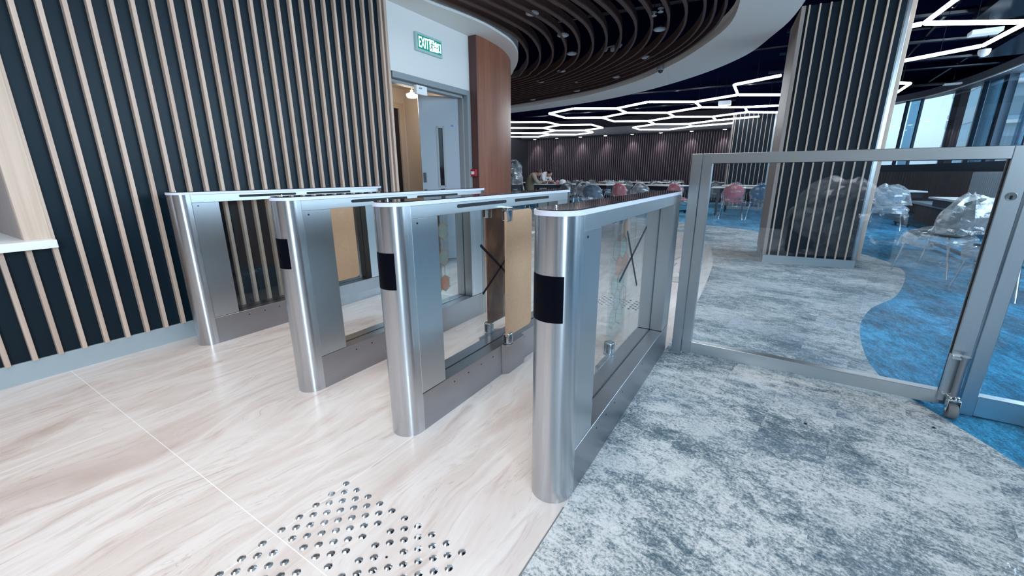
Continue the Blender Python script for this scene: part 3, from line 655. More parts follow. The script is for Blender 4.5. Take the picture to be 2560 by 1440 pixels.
def gate(cx, label, reader=True, bulge=(1,), slots=True):
    g = thing('turnstile', label, 'turnstile', (cx, GY, 0), 0, 'stainless steel turnstile pedestals in a row')
    for yc, sg in ((R_, -1), (GL-R_, 1)):
        ep = MB().prism(half(R_, 0, sg, YS-R_-.0008), 0, .998, True).build('end_post', M_STEEL, g); ep.location = (0, yc, 0)
    for y0, y1 in ((YS+.0008, YP), (YQ, YE-.0008)):
        sd = MB()
        sd.box(-.074, .074, y0, y1, .183, .947).build('side_panel', M_STEELV, g, .0015, 1)
    # dark centre slot down the reveals and along the rail, where the pane sits
    b = MB(); b.box(-.003, .003, YP, YP+.0012, .183, .947); b.box(-.003, .003, YQ-.0012, YQ, .183, .947); b.box(-.0035, .0035, YP, YQ, .181, .1825); b.build('glazing_gasket', M_SLOT, g)
    MB().box(-.0025, .0025, YP+.001, YQ-.001, .183, .949).build('glass_pane', M_GGLASS, g)
    b = MB(); b.box(-.075, .075, YS, YE, .9485, .998); ur = b.build('upper_rail', M_RAIL, g, .0012, 1)
    if slots:
        b = MB()
        for sx in (1, -1):
            capsule_slot(b, sx*.0751, .379, .786, .979, .016, sx); capsule_slot(b, sx*.0751, .872, 1.275, .979, .016, sx)
        b.build('slot', M_SLOT, ur)
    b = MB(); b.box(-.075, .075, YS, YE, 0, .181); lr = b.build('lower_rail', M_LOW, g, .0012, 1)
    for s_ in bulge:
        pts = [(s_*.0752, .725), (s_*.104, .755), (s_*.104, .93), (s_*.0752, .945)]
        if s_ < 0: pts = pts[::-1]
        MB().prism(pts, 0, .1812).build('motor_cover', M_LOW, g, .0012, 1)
    for s_ in (1, -1):
        for y, z in ((.31, .145), (.42, .145), (.53, .145), (.64, .145), (.98, .145), (.127, .928)):
            b = MB().lathe([(.0042, 0), (.0042, .0008)], n=12); b.v = [(s_*(.0748+q[2]), y+q[0], z+q[1]) for q in b.v]; b.build('screw_hole', M_SLOT, g)
    MB().prism(stad(R_+.003, -.003, GL+.003), .9985, 1.0135, True).build('light_strip', M_STRIP, g)
    MB().prism(stad(R_+.003, -.003, GL+.003, inset=.006), 1.0137, 1.0165, True).build('top_plate', M_BLACKGLASS, g)
    b = MB(); b.lathe([(.003, 0), (.003, .009), (.002, .011)], (0, .05, 1.0165), 10); b.build('sensor_pin', M_CHROME, g)
    if reader:
        rows = []; n = 16
        for k in range(n+1):
            a = math.radians(-62+102*k/n); r1 = R_+.0012
            rows.append([(r1*math.sin(a), R_-r1*math.cos(a), .672), (r1*math.sin(a), R_-r1*math.cos(a), .82)])
        MB().strip(rows, True).build('reader_window', M_BLACK, g)
    return g
CX = (-3.183, -2.0, -1.2715, -.5473)
g1 = gate(CX[0], 'stainless turnstile pedestal standing nearest the slatted wall, without a black reader', False)
wing(g1, 'w', 1, .80, .80, 1.26, M_KRAFT, label='swing leaf covered in brown paper')
g2 = gate(CX[1], 'second stainless turnstile pedestal from the slatted wall, brown paper seen through its window', True, (1, -1))
wing(g2, 'w', -1, .84, .83, 1.26, M_KRAFT, label='swing leaf covered in brown paper')
wg = wing(g2, 'w', 1, .78, .76, 1.12, M_GLASS, label='clear glass leaf printed with orange hexagons')
hexfilm(wg, .1065, .80, 1.11, .25, .92, 3)
g3 = gate(CX[2], 'third stainless turnstile pedestal with two brown papered leaves and a black tape cross', True, (1, -1))
wing(g3, 'w', 1, .765, .735, 1.01, M_KRAFT, label='swing leaf covered in pale brown paper')
wing(g3, 'w', -1, .845, .845, 1.12, M_KRAFTD, label='glossy leaf with dark brown paper behind film')
tape(g3, .004, [(.643, .760, .900, .555), (.655, .491, .900, .652)])
g4 = gate(CX[3], 'nearest stainless turnstile pedestal beside the grey carpet, black tape cross on its window', True, (-1,), False)
wg = wing(g4, 'w', -1, .93, .90, 1.18, M_GLASS, label='clear glass leaf printed with orange hexagons')
hexfilm(wg, -.0935, .90, 1.17, .25, .92, 11)
tape(g4, .004, [(.783, .865, 1.016, .558), (1.121, .85, .714, .646)])

# ================================================================== GLASS GATE AND FENCE
FA = (-.42, 2.631, 0); FR = math.atan2(-.01885, .99982)
T = .05
gp = thing('fence_post', 'square steel post at the left end of the glass gate beside the nearest turnstile', 'post', FA, FR)
MB().box(-.011, .044, 0, T, .004, 1.2245).build('post', M_STEELV, gp, .0015, 1)
MB().box(-.011-.004, .048, -.004, T+.004, 0, .005).build('foot_plate', M_STEEL, gp)
gg = thing('glass_gate', 'wide steel-framed glass swing gate with lock and caster wheel', 'gate', FA, FR)
MB().box(.0485, .1, 0, T, .02, 1.2245).build('hinge_stile', M_STEELV, gg, .0015, 1)
MB().box(1.232, 1.295, 0, T, .035, 1.2245).build('lock_stile', M_STEELV, gg, .0015, 1)
MB().box(.1003, 1.2317, 0, T, 1.1715, 1.2245).build('top_rail', M_RAIL, gg, .0015, 1)
MB().box(.1003, 1.2317, 0, T, .030, .098).build('bottom_rail', M_RAIL, gg, .0015, 1)
MB().box(.1, 1.232, .021, .029, .098, 1.1715).build('glass_pane', M_FGLASS, gg)
b = MB(); b.box(.1, 1.232, .0165, .0335, 1.1695, 1.1714); b.box(1.2295, 1.2318, .0165, .0335, .098, 1.17); b.build('glazing_bead', M_SLOT, gg)
lk = MB(); lk.v = []; lk.lathe([(.0175, 0), (.0175, .003), (.0150, .0032), (.0145, .0015)], n=28, sm=False)
lk.v = [(1.2635+x, -z, 1.02+y) for x, y, z in lk.v]; lko = lk.build('lock_cylinder', M_STEELB, gg)
b = MB(); b.box(1.261, 1.266, -.0052, -.0044, 1.008, 1.02); b.lathe([(.0035, .0044), (.0035, .0052)], n=10); b.v = [(v[0], v[1], v[2]) if i < 8 else (1.2635+v[0], -v[2], 1.02+v[1]) for i, v in enumerate(b.v)]; b.build('keyhole', M_SLOT, lko)
# drop bolt and caster
db = MB(); db.box(1.222, 1.262, -.022, -.001, .06, .30).build('bolt_bracket', M_STEELV, gg, .002, 1)
db = MB(); db.box(1.226, 1.27, -.05, -.02, .285, .30); db.box(1.226, 1.262, -.04, -.02, .10, .112); db.build('bolt_clamp', M_CHROME, gg, .001, 1)
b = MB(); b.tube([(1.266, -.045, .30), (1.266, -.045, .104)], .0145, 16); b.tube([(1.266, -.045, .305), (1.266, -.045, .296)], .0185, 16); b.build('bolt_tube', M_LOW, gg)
b = MB(); b.tube([(1.225, .035, .02), (1.205, .085, .02)], .01, 12); b.lathe([(.022, 0), (.022, .006), (.009, .026)], (1.195, .10, .0), 16); b.build('bolt_foot', M_CHROME, gg)
cs = MB(); cs.lathe([(.021, .094), (.023, .098), (.021, .104)], (1.266, -.045, 0), 20)
cs.box(1.244, 1.288, -.075, -.022, .088, .094)
for x in (1.2435, 1.2855): cs.box(x, x+.003, -.078, -.040, .030, .09)
cso = cs.build('caster_fork', M_CHROME, gg, .0015, 1)
WC = (1.266, -.062, .038)
b = MB(); b.lathe([(.012, -.017), (.034, -.017), (.038, -.010), (.038, .010), (.034, .017), (.012, .017)], n=32)
b.v = [(WC[0]+z, WC[1]+x, WC[2]+y) for x, y, z in b.v]; b.build('caster_wheel', M_RUBBER, cso)
b = MB(); b.lathe([(.010, -.0255), (.010, .0255)], n=16); b.v = [(WC[0]+z, WC[1]+x, WC[2]+y) for x, y, z in b.v]; b.build('axle', M_CHROME, cso)
fp = thing('glass_fence', 'steel-framed glass fence panel at the right edge beyond the gate lock', 'fence', FA, FR)
MB().box(1.3045, 1.357, 0, T, .004, 1.2245).build('post', M_STEELV, fp, .0015, 1)
MB().box(1.3573, 3.3, 0, T, 1.1715, 1.2245).build('top_rail', M_RAIL, fp, .0015, 1)
MB().box(1.3573, 3.3, 0, T, .008, .108).build('bottom_rail', M_RAIL, fp, .0015, 1)
MB().box(1.357, 3.3, .021, .029, .108, 1.1715).build('glass_pane', M_FGLASS, fp)
MB().box(3.3, 3.352, 0, T, .004, 1.2245).build('post', M_STEELV, fp, .0015, 1)

# ================================================================== TACTILE STUDS
st0 = None
prof = [(.0125, 0), (.0122, .0012), (.0062, .0052)]
def stud(x, y, label, group):
    global st0
    if st0 is None:
        b = MB(); b.lathe(prof, n=12, sm=False); st0 = b.build('tactile_stud', M_CHROME); o = st0
    else: o = st0.copy(); COL.objects.link(o)
    o.location = (x, y, 0); tag(o, label, 'floor stud', group)
P = .0307; miss = (-.845, .631)
for tx in range(2):
    for ty in range(2):
        for i in range(9):
            for j in range(9):
                if (i+j) % 2: continue
                x = -1.213+tx*.306+i*P; y = .764-ty*.306-j*P
                if math.hypot(x-miss[0], y-miss[1]) < .02: continue
                if y < .33+(.06 if x > -1.0 else 0): continue
                stud(x, y, 'small faceted steel stud set in the pale stone in the foreground grid of studs', 'tactile studs in the foreground')
for (x, y) in ((-.845, .631),):
    tag(MB().lathe([(.004, 0), (.004, .0008)], (x, y, 0), 10).build('stud_hole', M_SLOT), 'tiny dark hole where one stud is missing from the foreground grid', 'hole')
for i in range(9):
    for j in range(9):
        if (i+j) % 2: continue
        stud(-1.23+i*P*1.0, 3.62-j*P, 'small steel stud in the far grid of studs beyond the turnstiles', 'tactile studs beyond the turnstiles')
        stud(-.93+i*P*1.0, 3.62-j*P, 'small steel stud in the far grid of studs beyond the turnstiles', 'tactile studs beyond the turnstiles')
# guidance bars on the stone beyond the gates
gb = None
for k, (x, y, a) in enumerate([(-.80, 4.65, .2), (-.74, 4.95, .5), (-.70, 5.3, .2), (-.72, 5.7, 0), (-.80, 6.1, -.2), (-.95, 6.5, -.5), (-.98, 4.6, .0), (-1.0, 5.0, .2), (-1.0, 5.45, 0), (-1.05, 5.9, -.2), (-1.2, 7.0, -.3)]):
    if gb is None:
        gb = thing('tactile_bar', 'x', 'floor marker', (x, y, 0), a, 'tactile bar plates on the stone beyond the turnstiles')
        MB().box(-.05, .05, -.13, .13, 0, .002).build('plate', mat('grey_marker_edge', (.30, .29, .29), .5), gb)
        MB().box(-.036, .036, -.116, .116, .002, .004).build('centre_strip', mat('pale_marker_centre', (.62, .60, .58), .5), gb)
        o = gb
    else: o = copy_tree(gb); o.location = (x, y, 0); o.rotation_euler = (0, 0, a)
    o['label'] = 'small grey outlined plate on the stone past the nearest turnstile, '+['first','second','third','fourth','fifth','sixth','seventh','eighth','ninth','tenth','last'][k]+' of the curved rows'

# ================================================================== CEILING FIXTURES
LZ = 2.76; KS = (LZ-1.115)/1.985
def hexpt(px, py, q=3.657):
    p = at(1260+px/q, 240+py/q, z=LZ); return p
PT = dict(a=(415, 160), b=(630, 115), c=(1015, 115), d=(1310, 55), e=(1735, 55), f=(560, 200), g=(890, 198), h=(1125, 153), i=(1485, 153), j=(1805, 103), k=(2190, 103), l=(1000, 232), m=(1305, 230), n=(1555, 190), o=(1885, 190), p=(2220, 148), q=(1380, 257), r=(1665, 257), s=(1935, 222), t=(1170, 288), u=(1240, 307), v=(1500, 307), w=(1720, 278))
PV = {k: hexpt(*v) for k, v in PT.items()}
# snap to the true hexagon lattice (side S) so the pattern is regular from any side
S = 1.32*KS; HX = S*math.sqrt(3)/2
ox = PV['h'].x; 
def snap(p, oy=None):
    i = round((p.x-ox)/HX); x = ox+i*HX; return Vector((x, p.y, LZ))
PV = {k: snap(v) for k, v in PV.items()}
for nm, p in dict(R1=(1845, 237), R2=(1835, 212), R3=(1955, 188), R4=(1960, 237)).items():
    PV[nm] = at(*p, z=LZ)
for nm, p in dict(x2=(1986, 262), x3=(1995, 281), x4=(1900, 291), x5=(1930, 300)).items(): PV[nm] = at(*p, z=LZ)
def tubes(name, label, segs, pts, r=.024, cat='ceiling light'):
    c = sum((pts[s_[0]] for s_ in segs), Vector())/len(segs)
    o = thing(name, label, cat, (c.x, c.y, LZ))
    for a, b_ in segs:
        A, B = pts[a]-c, pts[b_]-c; A.z = B.z = 0; d = (B-A).normalized()*.02
        MB().tube([A+d, B-d], r, 10).build('light_tube', M_LED, o)
    for a, b_ in segs[::2]:
        p_ = (pts[a]+pts[b_])/2-c; MB().tube([(p_.x, p_.y, .02), (p_.x, p_.y, CT-LZ)], .003, 5).build('suspension_rod', M_DUCT, o)
    return o
seg = 'ab bc cd de ch af fg gh hi in jk ij gl lm mn no op kp ej mq qr rs os qt tu uv vw rw'
segs = [tuple(x) for x in seg.split()]
segs += [('e', 'R1'), ('R1', 'R2'), ('R2', 'R3'), ('R1', 'R4'), ('k', 'x2'), ('p', 'x3'), ('s', 'x4'), ('w', 'x5')]
tubes('hexagon_light', 'large cluster of white hexagonal light tubes in the middle of the black ceiling', segs, PV)
B_ = dict(a=(-120, 240), b=(390, 237), c=(520, 265), d=(805, 262), e=(905, 290), f=(735, 315), g=(825, 332), h=(680, 352), i=(440, 352), j=(365, 292), k=(475, 315), l=(345, 338), m=(-120, 292), n=(-120, 338), o=(330, 372), p=(-120, 372))
BV = {k: snap(hexpt(*v)) if v[0] > 0 else hexpt(*v) for k, v in B_.items()}
tubes('hexagon_light', 'smaller cluster of white hexagonal light tubes at the left above the far tables', [tuple(x) for x in 'ab bc cd de ef fg gh hi cj jm jk kf kl ln li io op'.split()], BV)
q = 3.6; z4 = lambda x, y: at(1860+x/q, y/q, z=LZ)
RV = dict(a=z4(1900, 0), b=z4(1620, 210), c=z4(2520, 190), d=z4(2150, 410), e=z4(1420, 550), f=z4(1380, 260), g=z4(2150, -170), h=z4(1500, 750), i=z4(1340, 745), j=z4(1380, 830), k=z4(2750, 350))
RV['c'] = z4(2560, 195); RV['k'] = RV['c']+(RV['b']-RV['a'])*-1
tubes('hexagon_light', 'bright zigzag of white light tubes on the black ceiling right of the near pillar', [('g', 'a'), ('a', 'b'), ('b', 'c'), ('c', 'd'), ('d', 'e'), ('b', 'f'), ('i', 'h'), ('h', 'j'), ('c', 'k')], RV)

# recessed round speakers / unlit downlights between the blades
dn = None
wh = ['nearest the curved soffit', 'above the timber wall end', 'in the middle row', 'low beside the timber wall', 'furthest left', 'largest, near the pillar side', 'right of the middle', 'below the dome camera side', 'lowest near the white band', 'between the middle blades']
for k, (x, y) in enumerate([(866, 110), (1112, 285), (1183, 432), (1098, 570), (930, 655), (1886, 238), (1778, 462), (1540, 618), (868, 797), (1220, 727)]):
    p = at(1060+x/3.2, y/3.2, z=2.77)
    if dn is None:
        dn = thing('ceiling_downlight', 'x', 'light', p, 0, 'unlit round downlights between the brown blades'); o = dn
        MB().lathe([(.062, -.006), (.072, 0), (.072, .01)], n=24).build('rim', M_GREYPL, dn)
        MB().lathe([(.055, -.007), (.05, -.0065)], n=24).build('lens', mat('dim_lens', (.5, .58, .66), .3), dn)
        MB().lathe([(.05, .01), (.05, .03)], n=16).build('can', M_BLACKPL, dn)
    else: o = copy_tree(dn); o.location = p
    o['label'] = 'unlit round downlight between brown ceiling blades, '+wh[k]
def at_thing(name, label, cat, px, py, z): p = at(px, py, z=z); return thing(name, label, cat, p)
o = at_thing('dome_camera', 'small dome security camera hanging below the outer brown blades', 'camera', 1652, 169, 2.76)
MB().lathe([(.03, -.05), (.055, -.03), (.06, 0), (.05, .04)], n=20).build('housing', M_GREYPL, o); MB().lathe([(.005, -.085), (.03, -.075), (.042, -.045)], n=20).build('dome', M_BLACKGLASS, o)
o = at_thing('motion_sensor', 'grey sensor with two spotlight heads between the middle ceiling blades', 'sensor', 1533, 122, 2.80)
MB().lathe([(.035, -.03), (.045, 0), (.03, .03)], n=16).build('body', M_GREYPL, o)
for x, y, z in ((-.13, .02, .02), (.06, .05, .05)): MB().lathe([(.03, -.03), (.05, 0), (.02, .03)], (x, y, z), 14).build('lamp_head', M_GREYPL, o)
MB().tube([(-.13, .02, .03), (.06, .05, .06)], .008, 6).build('bracket', M_GREYPL, o)
for k, (px, py) in enumerate(((1441, 202), (1635, 33), (1652, 23))):
    o = at_thing('sprinkler', ['tiny sprinkler head below the brown blades left of centre', 'tiny sprinkler head near the top, left of the ceiling pair', 'tiny sprinkler head near the top, right of the ceiling pair'][k], 'sprinkler', px, py, 2.78)
    MB().lathe([(.004, -.03), (.03, -.028), (.03, -.024), (.008, -.02), (.012, 0), (.03, .004), (.03, .01)], n=14).build('head', M_GREYPL, o); MB().tube([(0, 0, .01), (0, 0, .7)], .006, 6).build('drop_pipe', M_DUCT, o)
for nm, lb, px, py, z, hx, hy, hz in (('emergency_light', 'pale rectangular fixture on the black ceiling beside the zigzag light', 2463, 80, 3.05, .16, .10, .03), ('ceiling_unit', 'white box fixture on the black ceiling above the hexagon tubes', 1812, 258, 2.85, .14, .10, .05), ('smoke_detector', 'small flat white detector on the dark ceiling above the curved windows', 2381, 210, 3.2, .16, .07, .02)):
    o = at_thing(nm, lb, 'ceiling fixture', px, py, z); MB().box(-hx, hx, -hy, hy, -hz, hz).build('case', M_WHPL, o, .01); MB().tube([(0, 0, hz), (0, 0, CT-z)], .006, 6).build('rod', M_DUCT, o)
o = at_thing('dome_camera', 'white dome camera on the black ceiling right of the zigzag light', 'camera', 2460, 131, 3.0)
MB().lathe([(.03, -.06), (.06, -.04), (.075, 0), (.075, .04)], n=20).build('housing', M_WHPL, o); MB().tube([(0, 0, .04), (0, 0, .5)], .008, 6).build('rod', M_DUCT, o)

# ================================================================== FURNITURE
def crumple(b, c, rx, ry, z0, z1, seed, amp=.05, n=14, m_=9, peak=.3, skirt=.0):
    """crinkled bag pulled over something: closed on top, open below"""
    rows = []
    for i in range(m_+1):
        t = i/m_; z = z1+(z0-z1)*t; k = math.sin(min(1, t*1.6+.06)*PI/2)**.6*(1+skirt*t)
        row = []
        for j in range(n):
            a = 2*PI*j/n; v = Vector((math.cos(a), math.sin(a), 0))
            q = Vector((v.x*1.7+seed*3.1, v.y*1.7-seed, z*3.0)); nz = noise.noise(q)*1.3+noise.noise(q*2.7)*.7
            zz = z+noise.noise(Vector((a*1.3, seed, t*2)))*amp*(1.2 if t < .3 else .8)+(peak*amp if j % 5 == seed % 5 and t < .2 else 0)
            row.append((c[0]+v.x*(rx*k+nz*amp), c[1]+v.y*(ry*k+nz*amp), zz))
        rows.append(row)
    b.strip(rows, False, True); top = rows[0]; b.add(top, [tuple(range(n))]); return b
def chair(name_, label, loc, rz, shell, wrap=M_FILM, seed=1, group='plastic-wrapped chairs of the seating area', sc_=1.0, casters=True, big=1.0):
    o = thing('chair', label, 'chair', loc, rz, group); o.scale = (sc_,)*3
    # backrest faces -y side (nearest viewer), sitter looks +y
    rows = []
    for i in range(9):
        t = -1+2*i/8; z = .68+t*.18; hw = .225*math.sqrt(max(.02, 1-abs(t)**2.6)); row = []
        for j in range(13):
            u = -1+2*j/12; x = hw*u; y = -.20+.07*(u*hw/.225)**2-.05*t
            row.append((x, y, z))
        rows.append(row)
    b = MB().strip(rows, True); bk = b.build('backrest', shell, o); so2 = bk.modifiers.new('thick', 'SOLIDIFY'); so2.thickness = .016
    rows = []
    for i in range(9):
        t = -1+2*i/8; y = .02+t*.215; hw = .22*(1-abs(t)**4*.35); rows.append([(hw*(-1+2*j/10), y, .45+.02*(abs(-1+2*j/10)**2)-.012*max(0, t)**2) for j in range(11)])
    b = MB().strip(rows, True); st = b.build('seat', shell, o); so2 = st.modifiers.new('thick', 'SOLIDIFY'); so2.thickness = .022
    for sx in (-1, 1):
        MB().tube([(sx*.17, -.12, .46), (sx*.215, -.17, .42), (sx*.265, -.255, 0)], .0105, 8).build('leg', M_CHROMER, o)
        MB().tube([(sx*.17, .16, .45), (sx*.215, .19, .42), (sx*.255, .255, 0)], .0105, 8).build('leg', M_CHROMER, o)
    b = MB(); b.tube([(-.19, -.14, .44), (.19, -.14, .44)], .009, 6); b.tube([(-.19, .17, .44), (.19, .17, .44)], .009, 6)
    for sx in (-1, 1): b.tube([(sx*.12, -.16, .45), (sx*.12, -.205, .56)], .009, 6); b.tube([(sx*.19, -.14, .44), (sx*.19, .17, .44)], .009, 6)
    b.build('under_frame', M_CHROMER, o)
    if wrap:
        b = MB(); crumple(b, (0, -.17, 0), .27*big, .15*big, .50, .89, seed, .045*big); b.build('plastic_cover', wrap, o, fix=False)
        b = MB(); crumple(b, (0, .03, 0), .29*big, .27*big, .33, .50, seed+7, .04*big); b.build('plastic_cover', wrap, o, fix=False)
    return o
M_PINK = mat('coral_pink_shell', (.72, .14, .17), .45); M_BLUES = mat('petrol_blue_shell', (.02, .12, .22), .45); M_GREYS = mat('dark_grey_shell', (.035, .045, .055), .5); M_WHS = mat('pale_grey_shell', (.55, .62, .68), .45); M_OLIVE = mat('olive_grey_shell', (.07, .085, .08), .55)
def table(label, c, lx, ly, rz, h=.76, top=M_TABLE, legs=2, group='tables of the seating area'):
    o = thing('table', label, 'table', (c[0], c[1], 0), rz, group)
    MB().box(-lx/2, lx/2, -ly/2, ly/2, h-.028, h).build('table_top', top, o, .003, 1)
    b = MB(); b.box(-lx/2+.05, lx/2-.05, -ly/2+.05, ly/2-.05, h-.14, h-.029); b.build('under_frame', M_DARKLEG, o)
    for s_ in (-1, 1):
        b = MB(); x = s_*(lx/2-.16); b.box(x-.03, x+.03, -.04, .04, .05, h-.075); b.box(x-.03, x+.03, -ly/2+.05, ly/2-.05, .045, .08); b.build('leg', M_DARKLEG, o)
        for q in (-1, 1): 
            w_ = MB(); w_.lathe([(.012, -.012), (.03, -.012), (.03, .012), (.012, .012)], n=14); w_.v = [(x+z, q*(ly/2-.08)+a_, .03+b_) for a_, b_, z in w_.v]; w_.build('caster', M_BLACKPL, o)
    return o
def tbl3(label, N, L_, Rp, h, depth, **k):
    """rectangle from its nearest corner, the left end of its front edge and the direction of its right edge"""
    N = at(*N, z=h); L_ = at(*L_, z=h); d = (L_-N); w_ = d.length; d.normalize(); n_ = Vector((-d.y, d.x, 0)); n_ = n_ if n_.y > 0 else -n_
    c = N+d*w_/2+n_*depth/2; return table(label, c, w_, depth, math.atan2(-d.y, -d.x), h, **k)
table('long pale table behind the pink-backed chair at the near pillar', (-.35, 12.95, 0), 2.3, .75, .06, .77)
table('second pale table, just behind the one with the pink-backed chair', (-.2, 14.4, 0), 2.4, .7, .05, .79)
tbl3('pale table in the centre of the far rows, corner pointing at the viewer', (1516, 461.6), (1451, 460), 0, .80, .9)
tbl3('pale table at the right of the far rows, beside the steel fence post', (1680, 464), (1606, 462), 0, .80, .9)
tb = tbl3('pale table where the two people sit, white helmet and bottle on it', (1440, 459.5), (1333, 459.5), 0, .80, .65)
TBC = tb.location.copy(); TBR = tb.rotation_euler.z
table('small pale table at the far left beside the walnut wall end', (-7.9, 14.6, 0), 1.3, .6, .4, .82)
table('long pale table in the furthest row before the slatted wall', (-4.6, 16.9, 0), 3.2, .6, 0, .82)
table('pale table in the furthest row, right half', (-1.6, 16.9, 0), 2.0, .6, 0, .82)
table('white square table at the right of the near pillar seen through the glass', (1.85, 12.1, 0), 1.5, .8, .12, .76, top=M_TABLEW)
table('long white table nearest the ribbed window wall, half behind the gate stile', (2.48, 7.75, 0), .78, 2.55, .04, .76, top=M_TABLEW)

def loc(px, y): p = at(px, 600, y=y); t = y/p.y; d = FW+RT*((px-1280)/F)-UP*((445-720)/F); return (d.x/d.y*y, y, 0)
chair('c', 'pink-backed chair in clear plastic left of the near slatted pillar', (-.89, 12.05, 0), .05, M_PINK, M_FILM, 1)
chair('c', 'petrol blue chair in clear plastic half hidden by the near slatted pillar', (-.27, 12.05, 0), -.03, M_BLUES, M_FILM, 2)
chair('c', 'pale wrapped chair immediately right of the near pillar', (2.0, 11.35, 0), -.2, M_WHS, M_FILMW, 3, big=1.2)
chair('c', 'large olive chair in bulging milky plastic, left one of the pair behind the gate', (1.66, 6.50, 0), .9, M_OLIVE, M_FILMW, 4, big=1.18)
chair('c', 'olive chair in milky plastic against the gate stile, the right one of the pair', (1.97, 5.66, 0), .7, M_OLIVE, M_FILMW, 5, big=1.2)
chair('c', 'chair with steel legs showing at the right edge beyond the fence post', (2.36, 5.85, 0), .2, M_WHS, M_FILMW, 6)
row = [(1462, 12.6, M_GREYS, M_FILMW, 'dark chair in torn milky plastic at the left corner of the centre table', .4), (1558, 11.9, M_PINK, M_FILM, 'pink chair in clear plastic in front of the centre table', -.3), (1600, 12.1, M_GREYS, M_FILMW, 'chair in pinkish crumpled plastic right of the pink one', .3), (1645, 13.9, M_GREYS, M_FILMG, 'dark chair in grey plastic behind the table beside the steel fence post', .1), (1700, 12.0, M_PINK, M_FILM, 'pink chair in clear plastic beside the steel fence post', -.5),
       (1484, 10.2, M_BLUES, M_FILMG, 'blue-grey wrapped chair low under the centre table', .2), (1425, 12.2, M_GREYS, M_FILMG, 'dark wrapped chair beneath the table of the two people', 0)]
for k, (px, y, sh, wr, lb, rz) in enumerate(row): chair('c', lb, loc(px, y), rz, sh, wr, 10+k, big=.95)
ORD = ['first', 'second', 'third', 'fourth', 'fifth', 'sixth', 'seventh', 'eighth']
for rn, y, pxs in (('near side of the furthest tables', 16.05, (1302, 1418, 1458, 1530, 1572, 1640, 1684, 1795)), ('far side of the furthest tables', 17.6, (1438, 1478, 1514, 1554, 1594, 1660, 1700))):
    for k, px in enumerate(pxs):
        sh = (M_GREYS, M_OLIVE, M_GREYS, M_WHS, M_OLIVE, M_GREYS)[k % 6]
        chair('c', 'wrapped chair on the '+rn+', '+ORD[k]+' from the left', loc(px, y), (0 if y < 17 else PI)+.2*math.sin(k*2.3), sh, (M_FILMG, M_FILM)[k % 2], 30+k+int(y), group='wrapped chairs of the furthest row', sc_=.98, big=.92)
# stack of wrapped chairs by the wall end
p = loc(1287, 11.0)
for k in range(5):
    o = chair('c', ['lowest', 'second', 'middle', 'fourth', 'top'][k]+' chair of the wrapped stack beside the walnut wall end', (p[0], p[1]-.03*k, .16*k), .9, M_GREYS, (M_FILMW if k in (2, 4) else None), 60+k, big=.8, group='stacked chairs beside the timber wall end')
# loose plastic film lying on the blue carpet
def sheet(label, c, rx, ry, seed, rz=0, amp=.04, m_=M_FILM):
    rows = []; n = 22
    for i in range(n+1):
        r = []
        for j in range(n+1):
            u = -1+2*i/n; v = -1+2*j/n; q = Vector((u*2+seed, v*2, seed)); ed = 1+.25*noise.noise(Vector((u*3, v*3, seed)))
            a, d_ = u*rx*ed, v*ry*ed; z = .004+abs(noise.noise(q*1.5))*amp+abs(noise.noise(q*4))*amp*.4
            r.append((a, d_, z))
        rows.append(r)
    o = MB().strip(rows).build('plastic_sheet', m_, None, fix=False); o.location = (c[0], c[1], 0); o.rotation_euler = (0, 0, rz); tag(o, label, 'plastic sheet'); return o
sheet('clear plastic film lying on the blue carpet below the wrapped chair pair', (1.80, 7.1), .55, .30, 3, .9)
sheet('small scrap of clear film on the blue carpet near the pillar foot', (1.75, 9.0), .3, .25, 8, .3)
q = at(2575, 1465, z=0)
sheet('crumpled film at the bottom right corner of the carpet', (q.x, q.y), .14, .05, 5, .95, .012, M_FILM)

# banquette by the window wall; its pale back stands for a sunlight patch
bq = thing('sun_patch_bench', 'pale bench with a ribbed pale back standing for a sunlight patch on the brown window wall', 'bench', (3.25, 12.6, 0), 0)
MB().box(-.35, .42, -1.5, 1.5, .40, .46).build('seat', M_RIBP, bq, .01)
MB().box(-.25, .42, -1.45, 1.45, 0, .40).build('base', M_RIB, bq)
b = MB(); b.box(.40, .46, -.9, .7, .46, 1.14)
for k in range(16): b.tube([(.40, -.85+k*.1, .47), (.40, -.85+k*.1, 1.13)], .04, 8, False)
b.build('sun_patch_back', M_RIBP, bq)
# cash-like wrapped armchair pair behind the viewer (mirrored in the gate glass)
ac = thing('armchair', 'dark armchair bundled in shiny plastic, mirrored in the glass gate', 'armchair', (.62, -1.55, 0), .1)
MB().box(-.45, .45, -.4, .4, .10, .42).build('seat_base', M_GREYS, ac, .06, 4); MB().box(-.45, .45, -.42, -.22, .35, .85).build('backrest', M_GREYS, ac, .06, 4)
for s_ in (-1, 1): MB().box(s_*.45-.08, s_*.45+.08, -.4, .4, .10, .62).build('armrest', M_GREYS, ac, .05, 4)
b = MB(); crumple(b, (0, 0, 0), .60, .50, .12, 1.02, 5, .10, 34, 18); b.build('plastic_cover', M_FILMW, ac, fix=False)

